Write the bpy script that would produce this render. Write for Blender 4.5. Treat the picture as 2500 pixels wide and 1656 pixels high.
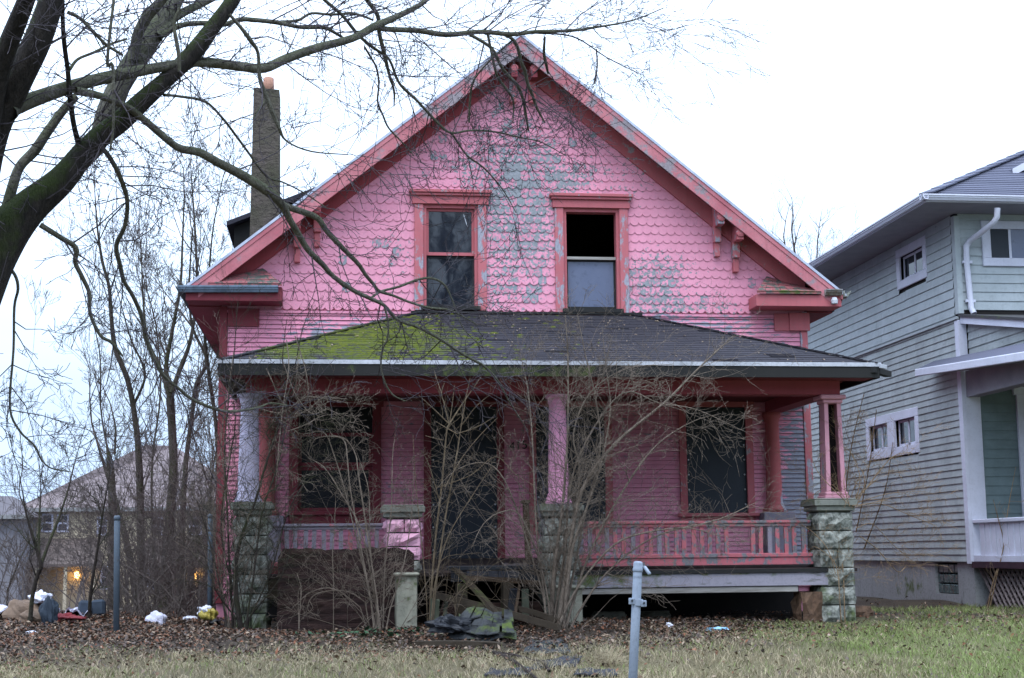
import bpy, math, random
import numpy as np
from mathutils import Vector, Matrix

for o in list(bpy.data.objects): bpy.data.objects.remove(o)
SC = bpy.context.scene
COL = SC.collection
R = math.radians

# ------------------------------------------------------------------ camera
F_PX, YAW, PITCH, ROLL = 3600.0, R(6.9), R(8.2), R(0.575)
CAM = np.array([0.0, -20.5, 1.15])
FW = np.array([math.sin(YAW)*math.cos(PITCH), math.cos(YAW)*math.cos(PITCH), math.sin(PITCH)])
_r = np.array([math.cos(YAW), -math.sin(YAW), 0.0]); _d = -np.cross(_r, FW)
RT = math.cos(ROLL)*_r + math.sin(ROLL)*_d
DN = -math.sin(ROLL)*_r + math.cos(ROLL)*_d
cam = bpy.data.cameras.new('camera')
cam.sensor_width = 36.0; cam.sensor_fit = 'HORIZONTAL'; cam.lens = F_PX/2500*36
cam.clip_start = 0.1; cam.clip_end = 2000
camo = bpy.data.objects.new('camera', cam); COL.objects.link(camo)
M = Matrix.Identity(4)
for i in range(3):
    M[i][0] = RT[i]; M[i][1] = -DN[i]; M[i][2] = -FW[i]; M[i][3] = CAM[i]
camo.matrix_world = M
SC.camera = camo

# ------------------------------------------------------------------ sky, sun, exposure
SUN_EL, SUN_AZ = R(62), R(200)          # high veiled sun in front of the house
w = bpy.data.worlds.new('World'); SC.world = w; w.use_nodes = True
nt = w.node_tree; nt.nodes.clear()
def wn(t, **k):
    n = nt.nodes.new(t)
    for a, b in k.items(): setattr(n, a, b)
    return n
sky = wn('ShaderNodeTexSky', sky_type='NISHITA', sun_disc=False)
sky.sun_elevation = SUN_EL; sky.sun_rotation = SUN_AZ; sky.dust_density = 3.0
tc = wn('ShaderNodeTexCoord'); sep = wn('ShaderNodeSeparateXYZ')
nt.links.new(tc.outputs['Generated'], sep.inputs[0])
ramp = wn('ShaderNodeValToRGB')
e = ramp.color_ramp.elements
e[0].position = 0.0; e[0].color = (0.172, 0.235, 0.345, 1)
e[1].position = 1.0; e[1].color = (0.70, 0.86, 1.12, 1)
x = e.new(0.13); x.color = (0.262, 0.335, 0.44, 1)
x = e.new(0.36); x.color = (0.42, 0.505, 0.64, 1)
nt.links.new(sep.outputs['Z'], ramp.inputs[0])
nz = wn('ShaderNodeTexNoise'); nz.inputs['Scale'].default_value = 3.2; nz.inputs['Detail'].default_value = 5
mp = wn('ShaderNodeMapping'); mp.inputs['Scale'].default_value = (1, 1, 2.6)
nt.links.new(tc.outputs['Generated'], mp.inputs[0]); nt.links.new(mp.outputs[0], nz.inputs['Vector'])
mr = wn('ShaderNodeMapRange'); mr.inputs[1].default_value = .3; mr.inputs[2].default_value = .7
mr.inputs[3].default_value = 29.5; mr.inputs[4].default_value = 37.5
nt.links.new(nz.outputs['Fac'], mr.inputs[0])
vm = wn('ShaderNodeVectorMath', operation='SCALE')
nt.links.new(ramp.outputs[0], vm.inputs[0]); nt.links.new(mr.outputs[0], vm.inputs['Scale'])
mx = wn('ShaderNodeMixRGB'); mx.inputs[0].default_value = 0.86
nt.links.new(sky.outputs[0], mx.inputs[1]); nt.links.new(vm.outputs[0], mx.inputs[2])
bg = wn('ShaderNodeBackground'); bg.inputs[1].default_value = 0.10
ow = wn('ShaderNodeOutputWorld')
nt.links.new(mx.outputs[0], bg.inputs[0]); nt.links.new(bg.outputs[0], ow.inputs[0])
sl = bpy.data.lights.new('sun', 'SUN'); sl.energy = 1.5; sl.angle = R(35); sl.color = (1.0, 0.98, 0.95)
so = bpy.data.objects.new('sun', sl); COL.objects.link(so)
sd = Vector((math.sin(SUN_AZ)*math.cos(SUN_EL), math.cos(SUN_AZ)*math.cos(SUN_EL), math.sin(SUN_EL)))
so.rotation_euler = sd.to_track_quat('Z', 'Y').to_euler(); so.location = (-4, -14, 16)
SC.view_settings.view_transform = 'Standard'; SC.view_settings.look = 'None'
SC.view_settings.exposure = 0.34; SC.view_settings.gamma = 1.0
SC.render.engine = 'CYCLES'
SC.cycles.max_bounces = 6; SC.cycles.diffuse_bounces = 3; SC.cycles.glossy_bounces = 3
SC.cycles.transmission_bounces = 4
SC.cycles.use_denoising = True

# ------------------------------------------------------------------ pixel helpers (photograph pixels, 2500 x 1656)
def ray(x, y): return (x-1250)/F_PX*RT + (y-828)/F_PX*DN + FW
def at(x, y, Y):
    v = ray(x, y); return CAM + (Y-CAM[1])/v[1]*v
def onX(x, y, X):
    v = ray(x, y); return CAM + (X-CAM[0])/v[0]*v
def dist(Y): return Y - CAM[1]
def hnoise(x, y):
    return (math.sin(x*1.3+y*.7)+math.sin(x*.53-y*1.9+1.2)+math.sin(x*2.9+y*2.3+.4)*.5)
def sstep(a, b, v):
    t = min(1, max(0, (v-a)/(b-a))); return t*t*(3-2*t)
def gh(x, y):
    z = .27 + (.0394*(y+2.5) if y < -2.5 else 0.0)
    z += .022*hnoise(x, y)
    k = sstep(-2.2, -5.5, x)
    z -= 3.7*k*sstep(2.0, 42, y)
    z -= 3.7*(1-k)*sstep(14, 60, y)
    z += .12*sstep(-1.8, -4.0, x)*math.exp(-((y+1.5)/1.6)**2)
    if y > 80: z -= .012*(y-80)
    return z
def gp(x, y):
    v = ray(x, y); t = 4.0
    for i in range(4000):
        p = CAM + t*v
        if p[2] <= gh(p[0], p[1]): break
        t += .02
    return CAM + t*v

# ------------------------------------------------------------------ objects
def tag(o, label=None, cat=None, group=None, kind=None):
    if label: o['label'] = label
    if cat: o['category'] = cat
    if group: o['group'] = group
    if kind: o['kind'] = kind
    return o
def par(o, p):
    if p is not None:
        o.parent = p
        if p.parent is None: o.matrix_parent_inverse = Matrix.Translation(-Vector(p.location))
    return o
def empty(name, loc, label, cat, group=None):
    o = bpy.data.objects.new(name, None); COL.objects.link(o)
    o.location = loc; o.empty_display_size = .3
    return tag(o, label, cat, group)
def mesh_from(name, verts, faces, smooth=False):
    me = bpy.data.meshes.new(name); me.from_pydata(verts, [], faces)
    if smooth: me.polygons.foreach_set('use_smooth', [True]*len(me.polygons))
    me.update(); return me
def link(name, me, parent=None, loc=(0, 0, 0)):
    o = bpy.data.objects.new(name, me); COL.objects.link(o); o.location = loc
    return par(o, parent)
def np_mesh(name, co, quads=None, tris=None, smooth=True, mats=(), midx=None):
    co = np.asarray(co, np.float32).reshape(-1, 3)
    ls = []; starts = []; k = 0
    if quads is not None and len(quads):
        q = np.asarray(quads, np.int32); ls.append(q.ravel()); starts.append(np.arange(len(q))*4); k = len(q)*4
    if tris is not None and len(tris):
        t = np.asarray(tris, np.int32); ls.append(t.ravel()); starts.append(k+np.arange(len(t))*3)
    ls = np.concatenate(ls); starts = np.concatenate(starts).astype(np.int32)
    me = bpy.data.meshes.new(name)
    me.vertices.add(len(co)); me.vertices.foreach_set('co', co.ravel())
    me.loops.add(len(ls)); me.loops.foreach_set('vertex_index', ls)
    me.polygons.add(len(starts)); me.polygons.foreach_set('loop_start', starts)
    for m in mats: me.materials.append(m)
    if midx is not None: me.polygons.foreach_set('material_index', np.asarray(midx, np.int32))
    me.polygons.foreach_set('use_smooth', np.full(len(starts), smooth))
    me.update(calc_edges=True); me.validate()
    return me

class MB:
    def __init__(s): s.v = []; s.f = []
    def add(s, vs, fs):
        n = len(s.v); s.v += [tuple(map(float, v)) for v in vs]; s.f += [tuple(i+n for i in f) for f in fs]; return s
    def box(s, a, b, M=None):
        x0, y0, z0 = a; x1, y1, z1 = b
        vs = [(x0, y0, z0), (x1, y0, z0), (x1, y1, z0), (x0, y1, z0), (x0, y0, z1), (x1, y0, z1), (x1, y1, z1), (x0, y1, z1)]
        if M is not None: vs = [M @ Vector(v) for v in vs]
        return s.add(vs, [(0, 3, 2, 1), (4, 5, 6, 7), (0, 1, 5, 4), (1, 2, 6, 5), (2, 3, 7, 6), (3, 0, 4, 7)])
    def prism(s, poly, y0, y1):                       # poly in (x, z), counter-clockwise seen from the front
        n = len(poly)
        vs = [(x, y0, z) for x, z in poly] + [(x, y1, z) for x, z in poly]
        fs = [tuple(range(n)), tuple(reversed(range(n, 2*n)))]
        fs += [(i, i+n, (i+1) % n+n, (i+1) % n) for i in range(n)]
        return s.add(vs, fs)
    def beam(s, p, q, wx, wz, up=(0, 0, 1)):          # rectangular bar from p to q
        p = Vector(p); q = Vector(q); t = (q-p).normalized(); u = Vector(up)
        a = t.cross(u).normalized(); b = a.cross(t).normalized()
        vs = []
        for c in (p, q):
            for sx, sz in ((-1, -1), (1, -1), (1, 1), (-1, 1)): vs.append(c+a*sx*wx/2+b*sz*wz/2)
        return s.add(vs, [(0, 1, 2, 3), (7, 6, 5, 4), (0, 4, 5, 1), (1, 5, 6, 2), (2, 6, 7, 3), (3, 7, 4, 0)])
    def lathe(s, c, prof, n=20, axis=None):           # prof: (radius, height)
        c = Vector(c); vs = []; fs = []
        Mx = Matrix.Identity(3) if axis is None else Vector(axis).to_track_quat('Z', 'Y').to_matrix()
        for r, h in prof:
            for k in range(n):
                a = 2*math.pi*k/n; vs.append(c+Mx @ Vector((r*math.cos(a), r*math.sin(a), h)))
        for i in range(len(prof)-1):
            for k in range(n):
                k2 = (k+1) % n; fs.append((i*n+k, i*n+k2, (i+1)*n+k2, (i+1)*n+k))
        fs.append(tuple(reversed(range(n)))); fs.append(tuple(range((len(prof)-1)*n, len(prof)*n)))
        return s.add(vs, fs)
    def build(s, name, mat, parent=None, smooth=False, origin=None, bevel=0):
        vs = s.v
        if origin is not None: vs = [(a-origin[0], b-origin[1], c-origin[2]) for a, b, c in vs]
        me = mesh_from(name, vs, s.f, smooth); me.materials.append(mat)
        o = link(name, me, parent, origin or (0, 0, 0))
        if bevel:
            b = o.modifiers.new('bevel', 'BEVEL'); b.width = bevel; b.segments = 1; b.limit_method = 'ANGLE'
        return o
def bx(name, mat, a, b, parent=None, bevel=0):
    return MB().box(a, b).build(name, mat, parent, bevel=bevel)

# ------------------------------------------------------------------ tubes and twigs
class Twigs:
    def __init__(s): s.b = {}
    def add(s, pts, rads, sides=3):
        s.b.setdefault((len(pts), sides), []).append((pts, rads))
    def arrays(s):
        cos = []; qs = []; off = 0
        for (n, k), lst in s.b.items():
            P = np.array([a for a, _ in lst], float); Q = np.array([b for _, b in lst], float)
            T = np.gradient(P, axis=1); T /= np.linalg.norm(T, axis=2, keepdims=True)+1e-9
            ref = np.array([.31, .83, .17]); A = np.cross(T, ref); A /= np.linalg.norm(A, axis=2, keepdims=True)+1e-9
            B = np.cross(T, A)
            th = np.arange(k)*2*np.pi/k
            ring = P[:, :, None, :]+Q[:, :, None, None]*(np.cos(th)[None, None, :, None]*A[:, :, None, :]+np.sin(th)[None, None, :, None]*B[:, :, None, :])
            nb = len(lst); cos.append(ring.reshape(-1, 3))
            idx = off+np.arange(nb*n*k).reshape(nb, n, k)
            a = idx[:, :-1, :]; b = idx[:, 1:, :]
            a2 = np.roll(a, -1, 2); b2 = np.roll(b, -1, 2)
            qs.append(np.stack([a, b, b2, a2], -1).reshape(-1, 4)); off += nb*n*k
        return np.concatenate(cos), np.concatenate(qs)
    def build(s, name, mat, parent=None, origin=None):
        co, q = s.arrays()
        if origin is not None: co = co-np.asarray(origin)
        return link(name, np_mesh(name, co, quads=q, mats=[mat]), parent, origin if origin is not None else (0, 0, 0))

def smooth_poly(pts, n):
    """Catmull-Rom through rows of pts (any width), n samples per span."""
    P = np.asarray(pts, float)
    P = np.vstack([2*P[0]-P[1], P, 2*P[-1]-P[-2]]); out = []
    for i in range(1, len(P)-2):
        p0, p1, p2, p3 = P[i-1:i+3]
        for t in np.arange(n)/n:
            out.append(.5*((2*p1)+(-p0+p2)*t+(2*p0-5*p1+4*p2-p3)*t*t+(-p0+3*p1-3*p2+p3)*t**3))
    out.append(P[-2]); return np.array(out)
def trace(pts, Y0, Y1, n=4, jit=0.0, rng=None):
    """photograph polyline rows (x, y, width) -> 3D points and radii, its depth running from Y0 to Y1"""
    Q = smooth_poly(pts, n); m = len(Q); P = []; W = []
    for i, (x, y, wd) in enumerate(Q):
        t = i/(m-1); Y = Y0+(Y1-Y0)*t
        if jit and rng: Y += jit*math.sin(t*7+rng.random())
        p = at(x, y, Y); P.append(p); W.append(max(wd, .6)/2*(Y-CAM[1])/F_PX)
    return np.array(P), np.array(W)
def rdir(d, ang, rng):
    """direction d turned by ang around a random axis"""
    a = np.cross(d, (rng.gauss(0, 1), rng.gauss(0, 1), rng.gauss(0, 1))); n = np.linalg.norm(a)
    if n < 1e-6: return d
    a /= n; return d*math.cos(ang)+np.cross(a, d)*math.sin(ang)
def grow(T, rng, p, d, L, r, lev, wig=.18, up=0.0, kids=(0, 3, 4, 4), ang=(.5, 1.0), ratio=(.35, .65), n=5, rmin=.0012, upz=(0, 0, 1)):
    pts = [p]; st = L/(n-1); d = np.asarray(d, float); u = np.asarray(upz, float)
    ds = [d]
    for i in range(n-1):
        d = d+np.array([rng.gauss(0, wig), rng.gauss(0, wig), rng.gauss(0, wig)])+u*up
        d = d/np.linalg.norm(d); p = p+d*st; pts.append(p); ds.append(d)
    rr = [max(rmin, r*(1-.8*i/(n-1))) for i in range(n)]
    T.add(pts, rr, 3 if r < .009 else 5)
    if lev > 0:
        for k in range(kids[min(lev, len(kids)-1)]):
            t = rng.uniform(.2, .98)*(n-1); i = min(n-2, int(t)); f = t-i
            q = pts[i]*(1-f)+pts[i+1]*f
            grow(T, rng, q, rdir(ds[i+1], rng.uniform(*ang), rng), L*rng.uniform(*ratio)*(1-.35*t/(n-1)), max(rmin, rr[i]*.62), lev-1, wig, up, kids, ang, ratio, n, rmin, upz)
def spawn(T, rng, P, W, per_m, L, lev, r=None, ang=(.6, 1.3), bias=(0, 0, 0), skip=0.0, **k):
    """twigs leaving the limb P with radii W"""
    seg = np.linalg.norm(np.diff(P, axis=0), axis=1); tot = seg.sum(); b = np.asarray(bias, float)
    for i in range(int(tot*per_m+rng.random())):
        s = tot*(skip+(1-skip)*rng.random()); j = 0
        while j < len(seg)-1 and s > seg[j]: s -= seg[j]; j += 1
        f = s/seg[j] if seg[j] else 0; q = P[j]*(1-f)+P[j+1]*f
        d = (P[j+1]-P[j])/(seg[j]+1e-9); d = rdir(d, rng.uniform(*ang), rng)+b; d /= np.linalg.norm(d)
        rr = min(W[j]*.5, r if r else .006)
        grow(T, rng, q, d, rng.uniform(*L), rr, lev, **k)

# ------------------------------------------------------------------ materials
def lin(*c):
    return tuple(((v/255)/12.92 if v/255 <= .04045 else ((v/255+.055)/1.055)**2.4) for v in c)
class NB:
    def __init__(s, name):
        s.m = bpy.data.materials.new(name); s.m.use_nodes = True; s.t = s.m.node_tree; s.t.nodes.clear()
        s.out = s.t.nodes.new('ShaderNodeOutputMaterial'); s.b = s.t.nodes.new('ShaderNodeBsdfPrincipled')
        s.t.links.new(s.b.outputs[0], s.out.inputs[0]); s._pos = None
    def n(s, t, **k):
        x = s.t.nodes.new(t)
        for a, b in k.items(): setattr(x, a, b)
        return x
    def set(s, sock, v):
        if hasattr(v, 'links') or isinstance(v, bpy.types.NodeSocket): s.t.links.new(v, sock)
        elif isinstance(v, (tuple, list)) and len(v) == 3 and sock.type == 'RGBA': sock.default_value = (*v, 1)
        else: sock.default_value = v
    def pos(s):
        if s._pos is None: s._pos = s.n('ShaderNodeNewGeometry').outputs['Position']
        return s._pos
    def obj(s): return s.n('ShaderNodeTexCoord').outputs['Object']
    def rand(s): return s.n('ShaderNodeObjectInfo').outputs['Random']
    def scaled(s, v, sc):
        x = s.n('ShaderNodeMapping'); s.set(x.inputs[0], v); x.inputs['Scale'].default_value = sc; return x.outputs[0]
    def noise(s, scale, detail=5, rough=.6, vec=None, sc=None, out='Fac', dist=0):
        x = s.n('ShaderNodeTexNoise'); v = vec if vec is not None else s.pos()
        if sc: v = s.scaled(v, sc)
        s.set(x.inputs['Vector'], v); x.inputs['Scale'].default_value = scale; x.inputs['Detail'].default_value = detail
        x.inputs['Roughness'].default_value = rough; x.inputs['Distortion'].default_value = dist; return x.outputs[out]
    def math(s, op, a, b=0.0, clamp=False):
        x = s.n('ShaderNodeMath', operation=op); x.use_clamp = clamp; s.set(x.inputs[0], a); s.set(x.inputs[1], b); return x.outputs[0]
    def rng(s, v, a, b, c=0.0, d=1.0):
        x = s.n('ShaderNodeMapRange'); s.set(x.inputs[0], v)
        for i, k in enumerate((a, b, c, d)): x.inputs[i+1].default_value = k
        return x.outputs[0]
    def mix(s, f, a, b, mode='MIX'):
        x = s.n('ShaderNodeMixRGB', blend_type=mode); s.set(x.inputs[0], f); s.set(x.inputs[1], a); s.set(x.inputs[2], b); return x.outputs[0]
    def blob(s, c, r, amt):
        """soft patch of wear: amt at the point c, fading to nothing on the ellipsoid of radii r"""
        x = s.n('ShaderNodeVectorMath', operation='SUBTRACT'); s.set(x.inputs[0], s.pos()); x.inputs[1].default_value = c
        y = s.n('ShaderNodeVectorMath', operation='DIVIDE'); s.set(y.inputs[0], x.outputs[0]); y.inputs[1].default_value = r
        z = s.n('ShaderNodeVectorMath', operation='LENGTH'); s.set(z.inputs[0], y.outputs[0])
        return s.rng(z.outputs['Value'], 0, 1, amt, 0)
    def done(s, col, rough=.8, bump=None, bs=.3, bd=.01, spec=.3):
        s.set(s.b.inputs['Base Color'], col); s.set(s.b.inputs['Roughness'], rough)
        s.b.inputs['Specular IOR Level'].default_value = spec
        if bump is not None:
            x = s.n('ShaderNodeBump'); x.inputs['Strength'].default_value = bs; x.inputs['Distance'].default_value = bd
            s.set(x.inputs['Height'], bump); s.t.links.new(x.outputs[0], s.b.inputs['Normal'])
        return s.m

def m_paint(name, paint, under, peel=.62, width=.03, scale=7, sc=(1, 1, 1), blobs=(), dirt=.25, moss=None, rough=.75, paint2=None, chip=26):
    b = NB(name)
    big = b.noise(1.3, 4, .6); fine = b.noise(scale, 8, .68, sc=sc)
    v = b.math('ADD', b.math('MULTIPLY', fine, .75), b.math('MULTIPLY', big, .25))
    for c, r, a in blobs: v = b.math('ADD', v, b.blob(c, r, a))
    mask = b.rng(v, peel, peel+width)
    tone = b.noise(2.1, 6, .6)
    p = b.mix(b.rng(tone, .35, .7), paint, paint2 or tuple(c*.86 for c in paint))
    p = b.mix(b.math('MULTIPLY', b.rng(b.noise(chip, 4, .7), .5, .75), dirt), p, tuple(c*.45 for c in under))
    st = b.noise(3.0, 5, .6, sc=(6, 6, .35))
    p = b.mix(b.math('MULTIPLY', b.rng(st, .5, .8), dirt), p, tuple(c*.55 for c in paint))
    u = b.mix(b.rng(b.noise(31, 5, .7, sc=sc), .3, .7), under, tuple(c*.55 for c in under))
    col = b.mix(mask, p, u)
    if moss:
        mv = b.noise(5, 6, .65)
        for c, r, a in moss: mv = b.math('ADD', mv, b.blob(c, r, a))
        col = b.mix(b.rng(mv, .66, .84), col, b.mix(b.noise(40, 3), (.035, .055, .008), (.10, .13, .03)))
    h = b.math('SUBTRACT', b.math('MULTIPLY', fine, .3), mask)
    return b.done(col, rough, h, .35, .004)
def m_plain(name, c, c2=None, scale=6, rough=.85, bs=.3, bd=.01, sc=None, spec=.25, detail=6):
    b = NB(name); n = b.noise(scale, detail, .65, sc=sc)
    return b.done(b.mix(b.rng(n, .3, .7), c, c2 or tuple(v*.6 for v in c)), rough, n, bs, bd, spec)
def m_emit(name, c, s):
    b = NB(name); b.set(b.b.inputs['Base Color'], c); b.set(b.b.inputs['Emission Color'], c)
    b.b.inputs['Emission Strength'].default_value = s; return b.m

GREY = lin(146, 150, 158); GREYB = lin(140, 146, 168)
PINK = (.71, .295, .40); PINK2 = (.65, .255, .35)
CORAL = (.45, .12, .138); REDD = (.19, .032, .044)
m_pink = m_paint('pink_shingle_paint', PINK, lin(146, 150, 156), .628, .02, 19, dirt=.22, paint2=PINK2,
    blobs=[((2.55, 0, 5.9), (1.25, 1, 2.5), .20), ((4.6, 0, 5.0), (1.0, 1, .7), .20), ((3.2, 0, 6.45), (1.9, 1, .6), .12), ((.9, 0, 5.3), (.8, 1, .9), .10), ((5.2, 0, 4.6), (1.4, 1, .25), .12)])
m_pinkg = m_paint('bare_weathered_shingle', lin(142, 149, 154), PINK, .485, .02, 19, dirt=.45, paint2=lin(112, 126, 134))
m_clap = m_paint('pink_clapboard_paint', (.68, .27, .375), lin(148, 148, 162), .58, .03, 6, (1, 1, 3.5), dirt=.15, paint2=(.62, .23, .325),
    blobs=[((1.0, 0, 4.2), (2.2, 1, .35), .16), ((4.6, 0, 4.35), (2.0, 1, .3), .16), ((0, 0, 4.0), (1.2, 1, .3), .1), ((6.6, 0, 2.2), (.42, .5, 1.5), .24), ((6.6, 0, 1.6), (.5, .5, .9), .12)])
m_coral = m_paint('coral_trim_paint', CORAL, lin(168, 160, 164), .585, .03, 5, (1, 1, 1), dirt=.3)
m_barge = m_paint('coral_bargeboard_paint', (.50, .18, .205), lin(152, 142, 148), .545, .07, 4, (1, 1, 1), dirt=.5, paint2=(.38, .105, .13),
    blobs=[((2.3, -.4, 8.2), (1.4, 1, 1.2), .13), ((4.2, -.4, 7.2), (1.9, 1, 1.5), .09), ((1.0, -.4, 7.2), (1.2, 1, 1), .07)])
m_casing = m_paint('peeling_casing_paint', (.48, .135, .155), lin(164, 164, 176), .505, .05, 9, (1.5, 1, .6), dirt=.2)
m_red = m_paint('dark_red_trim_paint', REDD, lin(120, 112, 116), .66, .03, 5, (1, 1, 1), dirt=.3)
m_soffit = m_paint('red_soffit_paint', (.31, .056, .070), lin(116, 100, 102), .615, .05, 4, (1, 1, 1), dirt=.3)
m_beam = m_paint('maroon_beam_paint', (.30, .058, .078), lin(110, 100, 100), .68, .03, 5, (1, 1, 1), dirt=.2,
    blobs=[((4.55, -2.5, 3.15), (.35, .6, .2), .16)])
m_colpink = m_paint('pink_column_paint', (.74, .33, .50), lin(160, 150, 160), .67, .02, 6, (2, 2, .5), dirt=.1)
m_colwhite = m_paint('flaking_column_paint', lin(196, 190, 212), (.72, .33, .46), .60, .06, 5, (2, 2, .5), dirt=.3)
m_colred = m_paint('red_pilaster_paint', (.40, .10, .105), lin(165, 160, 170), .63, .03, 5, (2, 2, .6), dirt=.2, blobs=[((6.32, 0, 1.6), (.16, .5, .9), .3)])
m_rail = m_paint('coral_railing_paint', (.45, .125, .15), lin(124, 122, 128), .51, .03, 8, (1.4, 1, 1), dirt=.35)
m_railgrey = m_paint('grey_railing_paint', lin(132, 126, 138), (.55, .16, .2), .60, .03, 8, dirt=.35)
m_skirt = m_paint('lavender_skirt_board', lin(150, 146, 158), lin(80, 84, 66), .56, .08, 3, (.6, 1, 3), dirt=.3, moss=[((3.1, -2.6, .78), (1.2, 1, .3), .28), ((4.6, -2.6, .87), (2.5, 1, .06), .3)])
m_pale = m_plain('weathered_pale_board', lin(168, 164, 160), lin(122, 118, 112), 5, sc=(.5, 1, 6))
m_deck = m_plain('dark_porch_floor', lin(62, 52, 50), lin(38, 32, 32), 6, sc=(1, .3, 1))
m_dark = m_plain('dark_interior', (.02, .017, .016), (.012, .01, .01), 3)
m_ceil = m_plain('porch_ceiling_paint', (.16, .035, .042), (.11, .025, .03), 3)
m_board = m_plain('navy_board', (.010, .016, .026), (.016, .022, .032), 4, .55, .1, .003, spec=.4)
m_bolt = m_plain('pale_bolt', (.55, .56, .6), None, 30, .4)
m_black = m_plain('black_numeral', (.008, .008, .009), None, 8, .5)
m_white = m_paint('white_metal_edge', lin(190, 192, 200), lin(104, 106, 104), .60, .08, 6, (1, 1, 3), dirt=.5, rough=.6, paint2=lin(160, 164, 172))
m_rakeedge = m_plain('pale_drip_edge', lin(190, 196, 212), lin(150, 158, 178), 5, .5, .05, .002)
m_gutter = m_plain('blue_grey_gutter', lin(120, 138, 158), lin(84, 98, 114), 7, .5, .1, .003)
m_gutterdark = m_plain('dirty_gutter', lin(64, 72, 80), lin(36, 40, 44), 7, .6)
m_fascia = m_paint('rotten_fascia', lin(34, 34, 34), lin(58, 56, 52), .62, .06, 6, dirt=.4, moss=[((1.6, -3.0, 3.3), (1.6, .5, .3), .26), ((2.9, -3.0, 3.3), (1.2, .5, .3), .18)])
b = NB('stucco_chimney'); n1 = b.noise(28, 6, .7); n2 = b.noise(2.5, 5, .6)
n3 = b.noise(7, 7, .75, sc=(1, 1, 2.5)); m_chim = b.done(b.mix(b.rng(n3, .5, .66), b.mix(b.rng(n2, .35, .7), lin(106, 96, 90), lin(80, 80, 62)), lin(56, 50, 48)), .95, b.math('ADD', n1, n3), 1.0, .05)
m_clay = m_paint('clay_flue', lin(178, 132, 112), lin(110, 92, 82), .56, .1, 7, dirt=.5)
b = NB('asphalt_shingle'); r = b.rand(); gr = b.noise(120, 3, .7)
base = b.mix(r, lin(44, 43, 50), lin(60, 57, 64)); base = b.mix(b.rng(b.noise(1.6, 5), .35, .7), base, lin(48, 45, 51))
base = b.mix(b.math('MULTIPLY', gr, .5), base, lin(34, 34, 40))
mv = b.math('ADD', b.noise(3.4, 7, .7, sc=(1, 1, 1)), b.blob((.55, -1.7, 3.9), (2.1, 2.2, 1.4), .50))
mv = b.math('ADD', mv, b.blob((2.2, -.2, 4.4), (2.4, .7, .3), .16))
mv = b.math('ADD', mv, b.blob((-.5, -2.6, 3.5), (1.2, .8, .6), .3))
mk = b.math('MULTIPLY', b.rng(mv, .70, .95), b.rng(b.noise(16, 5, .7, sc=(1, 1, 3)), .28, .55))
moss = b.mix(b.noise(38, 4, .7), (.03, .042, .003), (.105, .125, .008))
m_asph = b.done(b.mix(mk, base, moss), .95, b.math('ADD', gr, mk), .5, .008)
b = NB('roof_moss'); n1 = b.noise(60, 4, .7); n2 = b.noise(5, 4)
m_mossy = b.done(b.mix(b.rng(n2, .3, .7), b.mix(n1, (.02, .034, .002), (.07, .09, .006)), b.mix(n1, (.045, .055, .003), (.13, .14, .010))), 1.0, n1, .8, .01)
m_roofdark = m_plain('asphalt_roof', lin(62, 62, 72), lin(44, 44, 52), 40)
b = NB('rock_face_block'); n1 = b.noise(9, 7, .7); n2 = b.noise(2.2, 5, .65)
cb = b.mix(b.rng(n1, .36, .62), lin(168, 170, 162), lin(70, 74, 68))
gm = b.rng(b.math('ADD', n2, b.blob((2.6, -2.5, .2), (9, 2, .8), .20)), .58, .76)
cb = b.mix(gm, cb, b.mix(n1, lin(62, 78, 40), lin(104, 116, 70)))
m_stone = b.done(cb, .95, n1, .9, .03)
m_stonepink = m_paint('pink_painted_block', (.78, .42, .56), lin(150, 150, 146), .60, .05, 4, dirt=.15)
m_mortar = m_plain('grey_mortar', lin(72, 74, 68), lin(46, 48, 42), 8)
m_cap = m_paint('mossy_stone_cap', lin(122, 124, 116), lin(80, 80, 74), .6, .1, 8, dirt=.4, moss=[((2.6, -2.4, 1.78), (12, 1, .2), .24)])
m_conc = m_paint('mossy_concrete', lin(152, 151, 136), lin(104, 102, 90), .56, .1, 5, dirt=.4, moss=[((1.0, -3.2, .8), (.4, .6, .5), .14)])
m_rust = m_plain('crumbling_brick', lin(110, 86, 68), lin(70, 54, 44), 14, bs=.8, bd=.03)
m_plank = m_paint('mossy_plank', lin(58, 49, 38), lin(36, 31, 26), .55, .1, 6, dirt=.5, moss=[((1.7, -3.4, .55), (1.3, 1.5, .8), .12)])
m_plank2 = m_plain('brown_plank', lin(82, 66, 52), lin(46, 38, 31), 7, sc=(1, 1, 5))
m_plank3 = m_plain('grey_green_post', lin(96, 100, 88), lin(62, 66, 52), 5, sc=(3, 3, .6))
b = NB('rotten_panel'); n1 = b.noise(6, 8, .75, sc=(.5, 1, 3.2)); n2 = b.noise(2, 5)
m_rot = b.done(b.mix(b.rng(n1, .35, .66), lin(34, 24, 24), b.mix(n2, lin(78, 58, 46), lin(60, 42, 48))), .95, n1, 1.0, .05)
m_mat = m_paint('torn_roofing', lin(56, 58, 60), lin(32, 33, 35), .52, .08, 6, dirt=.5, moss=[((1.9, -4.2, .3), (.9, 1.2, .6), .26)])
m_slate = m_plain('slate_piece', lin(58, 59, 66), lin(36, 37, 42), 7, .8)
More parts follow.
